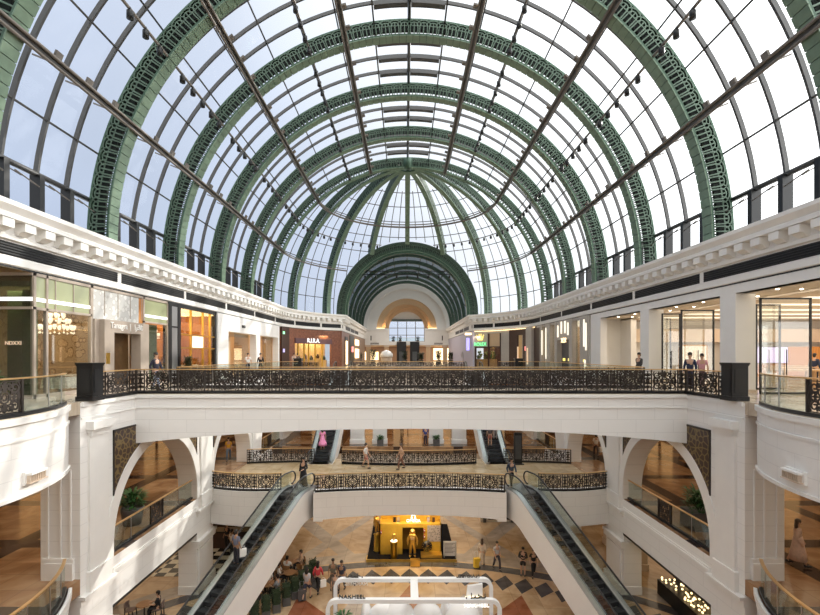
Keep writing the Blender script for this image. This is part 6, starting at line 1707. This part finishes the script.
def astronaut(label, x, y, zz, s=1.0, rz=0):
    t = thing('statue', label, 'statue', (x, y, zz), rz, 'gold space suit figures'); t.scale = (s, s, s)
    J = pose('stand')
    for n, sg in (('l', -1), ('r', 1)): J[n+'el'] = (sg*.30, .02, 1.12); J[n+'wr'] = (sg*.30, -.05, .86); J[n+'kn'] = (sg*.13, -.02, .49); J[n+'an'] = (sg*.15, .02, .10); J[n+'to'] = (sg*.18, -.13, .05)
    V = []; E = []
    def v(p, r, r2=None): V.append((*p, r, r2 or r)); return len(V)-1
    pel = v(J['pel'], .18, .15); spn = v(J['sp'], .175, .145); ch = v(J['ch'], .20, .16); nk = v(J['nk'], .11); E += [(pel, spn), (spn, ch), (ch, nk)]
    for n in 'lr':
        sh = v(J[n+'sh'], .095); el = v(J[n+'el'], .08); wr = v(J[n+'wr'], .062); E += [(ch, sh), (sh, el), (el, wr)]; hand_chain(V, E, wr, J, n)
        hp = v(J[n+'hp'], .12); kn = v(J[n+'kn'], .095); an = v(J[n+'an'], .085); to = v(J[n+'to'], .07, .05); E += [(pel, hp), (hp, kn), (kn, an), (an, to)]
    me = skin_mesh(V, E, pel, 1); me.materials.append(M['gold']); inst('suit', me, t)
    mb = MB(); mb.ball((0, 0, 1.66), .165, 16); mb.build('helmet', M['gold'], t); mb = MB(); mb.ball((0, -.06, 1.67), 1, 14, (.12, .115, .10)); mb.build('visor', M['brass'], t)
    mb = MB(); mb.box(-.2, .14, 1.0, .2, .30, 1.5); mb.build('backpack', M['gold'], t); mb = MB(); mb.box(-.12, -.2, 1.18, .12, -.15, 1.34); mb.build('chest_pack', M['brass'], t)
    mb = MB()
    for sg in (-1, 1): mb.lathe([(.105, 0), (.11, .06), (.1, .06)], (sg*.14, -.01, .18), 12)
    mb.build('boot_ring', M['black'], t); return t
astronaut('large gold space suit figure standing in the niche of the golden booth', .2, yw-.38, z, 1.0)
astronaut('small gold space suit figure on the left edge of the golden booth', -2.15, yw+.6, z+1.1, .75, .5)
t = thing('pedestal', 'round golden pedestal under the small figure at the booth edge', 'pedestal', (-2.15, yw+.6, z)); mb = MB(); mb.lathe([(.24, 0), (.22, .05), (.2, 1.05), (.25, 1.1)], (0, 0, 0), 20); mb.build('column', M['goldwall'], t)
t = thing('pedestal', 'round golden pedestal with glowing top in the booth, left of the large figure', 'pedestal', (-1.0, yw-.5, z)); mb = MB(); mb.lathe([(.2, 0), (.2, 1.0), (.24, 1.02), (.24, 1.08)], (0, 0, 0), 24); mb.build('column', M['goldwall'], t); mb = MB(); mb.lathe([(.22, 1.08), (.2, 1.12), (.02, 1.13)], (0, 0, 0), 20); mb.build('lamp', M['whiteE'], t)
t = thing('trophy', 'small gold ornament on the glowing pedestal of the booth', 'ornament', (-1.0, yw-.5, z+1.135)); mb = MB(); mb.lathe([(.1, 0), (.03, .06), (.03, .15), (.12, .3), (.1, .42), (.02, .44)], (0, 0, 0), 14); mb.build('body', M['gold'], t)
for k, (x, zz) in enumerate(((.98, 1.55), (-1.85, 1.45), (.98, 1.15))):
    t = thing('watch_display', 'small red watch display on the golden wall, %s' % ['upper right of the niche', 'at its left edge', 'lower right of the niche'][k], 'watch display', (x, yw-.04, z+zz-.1), 0, 'watch displays of the booth'); mb = MB(); mb.box(-.05, -.05, 0, .05, .04, .22); mb.build('strap', M.setdefault('redstrap', mat('red_strap', (.35, .03, .02), .5)), t); mb = MB(); mb.tube([(0, -.07, .12), (0, -.04, .12)], .05, 12); mb.build('case', M['steel'], t)
t = thing('info_panel', 'grey information panel standing at the right front corner of the golden booth', 'panel', (2.62, BYF+.3, ZG+.16)); mb = MB(); mb.box(-.42, -.02, .1, .42, .02, 1.05); mb.build('board', M.setdefault('panelgrey', mat('panel_grey', (.52, .49, .49), .4)), t); mb = MB(); mb.box(-.4, -.06, 0, -.34, .06, 1.0); mb.box(.34, -.06, 0, .4, .06, 1.0); mb.build('foot', M['steel'], t)
mb = MB()
for k in range(8): mb.box(-.32, -.024, .9-k*.085, .32-(k % 3)*.1, -.021, .93-k*.085)
mb.build('text_line', M['pot'], t)
t = thing('stool', 'low gold block seat in front of the booth platform', 'stool', (.35, BYF-.55, ZG)); mb = MB(); mb.box(-.3, -.2, .05, .3, .2, .4); mb.build('seat', M['gold'], t); mb = MB(); mb.box(-.26, -.16, 0, .26, .16, .05); mb.build('base', M['black'], t)
# ------------------------------------------------------------------ white frame pavilion
def portal(label, x0, x1, y, h, th=.17, rad=.35):
    t = thing('portal_frame', label, 'frame', ((x0+x1)/2, y, ZG), 0, 'white rounded portal frames'); w_ = (x1-x0)/2
    pts = [(-w_, 0)]+[(-w_+rad-rad*math.cos(a), h-rad+rad*math.sin(a)) for a in [R_(90*k/8) for k in range(9)]]+[(w_-rad+rad*math.sin(a), h-rad+rad*math.cos(a)) for a in [R_(90*k/8) for k in range(9)]]+[(w_, 0)]
    mb = MB(); mb.ribbon([(u, 0, v) for u, v in pts], th*.9, (0, 1, 0), .2); mb.build('frame', M['booth'], t)
    return t
YF1, YF2, HF = 20.0, 18.35, ZG+0
h1 = (EYE-ZG)-(579.5-CY)*YF1/F; h2 = (EYE-ZG)-(600.5-CY)*YF2/F
xa = (335.5-CX)*YF1/F+CAMX; xb = (491-CX)*YF1/F+CAMX; xc_ = (328-CX)*YF2/F+CAMX; xd = (499.5-CX)*YF2/F+CAMX
pb = portal('white rounded portal frame with black lettering, the further one from the camera', xa, xb, YF1, h1)
pf = portal('white rounded portal frame with black lettering, the nearer one', xc_, xd, YF2, h2)
def let(parent, txt, px, y, m, size, dz, rz=0, sx=1.25):
    x = (px-CX)*y/F+CAMX; h = h1 if parent is pb else h2
    lettering('lettering', txt, size, .06, m, parent, (x-parent.location.x, -.0, h+dz), rz, sx)
AR = '\uFEDE\uFEF4\uFEA8\uFEE7'
let(pf, 'NAKHEEL', 352, YF2, M['blacksign'], .20, .09); let(pf, AR, 476, YF2, M['blacksign'], .28, .10, 0, 1.5)
let(pb, 'NAKHEEL', 468, YF1, M['blacksign'], .19, .09, PI); let(pb, AR, 354, YF1, M['blacksign'], .26, .10, PI, 1.5)
mb = MB()
lettering('lit_lettering', 'NAKHEEL', .19, .05, M['whiteE'], pf, ((477-CX)*YF2/F+CAMX-pf.location.x, .1, h2-.32), 0, 1.25)
lettering('white_lettering', 'NAKHEEL', .19, .05, M['whitesign'], pb, ((356-CX)*YF1/F+CAMX-pb.location.x, .1, h1-.30), PI, 1.25)
mb = MB(); mb.beam((.12, YF1-.1, ZG+h1-.02), (.12, YF2+.1, ZG+h2-.02), .32, .14); tag(mb.build('roof_beam', M['booth']), 'white beam joining the two portal frames at the centre', 'beam')
t = thing('sales_panel', 'slanted white panel with gold lettering between the portal frames, right side', 'panel', (2.55, 19.2, ZG)); mb = MB(); mb.prism([(-.5, .7, 0), (.55, .7, 0), (.55, .7, 3.3), (-.1, .7, 3.2)], (0, -.12, 0)); mb.build('board', M['booth'], t)
lettering('gold_lettering', 'NOOR', .34, .03, M['warmE'], t, (.2, .55, 2.55), 0, .8)
for k, (px, py, r, sq) in enumerate(((366, 606, .5, (.45, 1, 1.2)), (384, 607, .55, (1.2, .8, 1)), (398, 607, .75, (1, 1, 1)), (427, 607, .6, (1.1, 1, 1)), (445, 603, .4, (.5, .5, 1.6)), (462, 606, .8, (1, 1, .9)))):
    dd = 19.1; p = P(px, py, dd); zc = p.z-r*sq[2]*.7; t = thing('white_model', 'smooth white rounded display form inside the white frame, %s from the left' % ordn[k], 'display', (p.x, dd, ZG), 0, 'white rounded display forms')
    mb = MB(); mb.ball((0, 0, zc-ZG), r, 20, sq); mb.build('dome', M['booth'], t); mb = MB(); mb.lathe([(r*sq[0]*.85, 0), (r*sq[0]*.85, zc-ZG), (.02, zc-ZG)], (0, 0, 0), 20); mb.build('base', M['booth'], t)
potted('small pale leafy plant inside the left end of the white frame', -2.85, 19.0, ZG, .3, 2.0, .5, True, 120, 'plants in the white frame', .3)
# ------------------------------------------------------------------ cafe hedge, bar, side shops of the ground floor
hp_ = [(-5.75, 27.0), (-5.85, 26.3), (-6.05, 25.6), (-6.3, 24.9), (-6.6, 24.25), (-6.95, 23.6), (-7.3, 23.0), (-7.7, 22.4)]
for k, (x, y) in enumerate(hp_):
    t = thing('hedge_planter', 'clipped hedge box in dark planter edging the cafe, %s counted from the floor band' % ordn[k], 'planter', (x, y, ZG), .35, 'hedge planters round the cafe')
    mb = MB(); mb.box(-.2, -.3, 0, .2, .3, .42); mb.build('planter', M['pot'], t)
    mb = MB(); mb.box(-.17, -.27, .40, .17, .27, 1.0)
    for j in range(260):
        p = Vector((random.uniform(-.2, .2), random.uniform(-.3, .3), random.uniform(.42, 1.12)))
        if random.random() < .6: p.x = math.copysign(.19, p.x)
        d = Vector((random.uniform(-1, 1), random.uniform(-1, 1), random.uniform(-.3, 1))).normalized()*.09; s_ = d.cross(Vector((0, 0, 1))).normalized()*.03
        mb.add([p, p+d*.5+s_, p+d, p+d*.5-s_], [(0, 1, 2, 3)])
    mb.build('hedge', M['leafdark'], t)
t = thing('bar_counter', 'dark bar with amber lights under the middle bridge, by the checkered floor', 'bar', (-12.3, 31.5, ZG)); mb = MB(); mb.box(-2.2, -.4, 0, 2.2, .4, 1.1); mb.build('counter', M['darkbrown'], t); mb = MB(); mb.box(-2.3, -.45, 1.1, 2.3, .45, 1.16); mb.build('top', M['black'], t); mb = MB(); mb.box(-2.3, 1.4, 0, 2.3, 1.6, 3.2); mb.build('back_wall', M['darkbrown'], t)
for zz in (1.4, 2.0, 2.6):
    mb = MB(); mb.box(-2.1, 1.2, zz, 2.1, 1.4, zz+.05); mb.build('shelf', M['orangewood'], t)
mb = MB(); mb.box(-2.1, 1.37, 1.5, 2.1, 1.39, 1.9); mb.build('shelf_light', M['warmE2'], t)
for k in range(14):
    x = -12.3-1.9+k*.29; b = thing('bottle', 'bottle on the lit bar shelf, %s place from the left' % (ordn+['thirteenth', 'fourteenth'])[k], 'bottle', (x, 32.8, ZG+2.05), 0, 'bottles on the bar shelf'); mb = MB(); mb.lathe([(.04, 0), (.04, .2), (.015, .26), (.015, .34)], (0, 0, 0), 8); mb.build('body', M['shopglass'] if k % 3 == 0 else M[['darkbrown', 'leafdark', 'orangewood'][k % 3]], b)
# right: golden shop under the arcade
t = thing('shop_front', 'gold-olive lit shop window under the right arcade, seen below the first arch', 'shop front', (15.9, 23.4, ZG))
mb = MB(); mb.box(-.3, -5.5, 0, 0, -2.3, 3.6); mb.box(-.3, 2.6, 0, 0, 3.4, 3.6); mb.box(-.3, -5.5, 3.2, 0, 3.4, 3.6); mb.build('frame', M['black'], t)
mb = MB(); mb.box(-.1, -2.3, .1, -.05, 2.6, 3.2); mb.build('window', M.setdefault('olive_glow', emis('olive_glow', (.75, .52, .10), .45, (.4, .3, .05))), t)
for y0 in (-2.2, -1.6, 2.2): mb = MB(); mb.box(-.35, y0, 0, -.12, y0+.16, 3.2); mb.build('gold_fin', M['gold'], t)
t = thing('vitrine_table', 'dark glass table sparkling with golden lights before the gold-olive shop window', 'vitrine', (14.55, 23.5, ZG)); mb = MB(); mb.box(-.8, -1.8, 0, .8, 1.8, .8); mb.build('base', M['black'], t)
gl = MB(); gl.ball((0, 0, 0), .055, 8); gm = gl.mesh('golden_bead', M['warmE'])
for k in range(60): inst('golden_bead', gm, t, (random.uniform(-.72, .72), random.uniform(-1.7, 1.7), .84+random.random()*.12))
for k, (x, y, w_) in enumerate(((13.6, 31.6, .5), (13.6, 28.3, .4))):
    t = thing('pillar', 'beige square pillar under the right arcade, %s' % ['behind the escalator by the lit window', 'seen through the ground floor opening'][k], 'pillar', (x+.6, y, ZG), 0, 'beige pillars of the ground floor'); mb = MB(); mb.box(-w_, -w_, 0, w_, w_, 3.7); mb.build('shaft', M['beige'], t); mb = MB(); mb.box(-w_-.06, -w_-.06, 0, w_+.06, w_+.06, .4); mb.build('plinth', M['beige'], t)
t = thing('shop_front', 'dark shop front with violet lit window under the middle bridge, right side', 'shop front', (10.2, 36.0, ZG)); mb = MB(); mb.box(-4.5, 0, 0, 4.5, .2, 3.7); mb.build('wall', M['greywall'], t); mb = MB()
for a, b in ((-3.9, -2.2), (-1.7, -.3)): mb.box(a, -.03, .2, b, 0, 3.1)
mb.build('dark_window', M['black'], t)
mb = MB(); mb.box(.4, -.04, .4, 1.4, -.01, 3.0); mb.build('violet_window', M.setdefault('violet', emis('violet_window', (.45, .38, .95), 1.0)), t); mb = MB(); mb.box(-2.1, -.05, .5, -1.8, -.01, 2.8); mb.build('amber_window', M['warmE2'], t)
mb = MB()
for a in (-4.2, -2.0, -1.0, 2.2): mb.box(a-.12, -.12, 0, a+.12, 0, 3.7)
mb.build('fin', M['darksteel'], t)
# ------------------------------------------------------------------ lamps of the place
W1 = (1, .80, .56)
for sg in (-1, 1):
    area('gallery_lamp', (sg*17.5, 20, -1.4), 8, 28, 420, W1); area('gallery_lamp', (sg*17.5, 46, -1.4), 8, 18, 260, W1)
    area('ground_gallery_lamp', (sg*17.5, 24, -8.0), 8, 30, 420, W1)
area('middle_far_lamp', (0, 46, -1.5), 16, 7, 260, W1)
area('ground_far_lamp', (0, 42, -8.1), 18, 14, 520, W1)
area('bridge_under_lamp', (0, 30, ZM-1.75), 9, 4, 200, W1); area('bridge_under_lamp', (0, 21.2, -2.15), 16, 2.2, 260, (1, .86, .68))
area('restaurant_lamp', (-16.5, 19.0, 4.2), 3, 3, 240, (1, .78, .5)); area('restaurant_lamp', (-16.5, 25.8, 4.2), 2, 2, 260, (1, .75, .45))
area('amber_lamp', (-15.8, (YT5+YT6)/2, 4.4), 2, 4, 150, (1, .66, .32)); area('stone_shop_lamp', (-16.8, 42, 4.3), 3, 14, 420, (1, .75, .5))
area('store_lamp', (24, 22, 4.2), 16, 24, 1700, (1, .86, .66)); area('store_front_lamp', (15.8, 22, 4.37), 1.6, 22, 110, (1, .88, .7))
area('passage_lamp', (0, YE-14, 9.5), 8, 20, 1500, (1, .90, .8)); area('passage_end_lamp', (0, YE+4, 3.3), 16, 5, 400, W1)
x, y = circ(313, RC+1.4); area('yellow_shop_lamp', (x, y, 4.1), 4, 2, 420, (1, .8, .45)); x, y = circ(488, RC+1.4); area('watch_shop_lamp', (x, y, 4.1), 4, 2, 160, (1, .85, .65))
area('grey_shop_lamp', (16, 43, 4.4), 2, 12, 120, (1, .82, .6))
sl = bpy.data.lights.new('booth_lamp', 'AREA'); area('booth_lamp', (.2, 28.4, ZG+3.6), 3.5, .6, 160, (1, .82, .5), (R_(35), 0, 0))
for x in (-5.2, 5.2): area('cove_lamp_light', (x, YE+.9, ZE+.2), 1.4, .4, 40, (1, .6, .25), (PI, 0, 0))
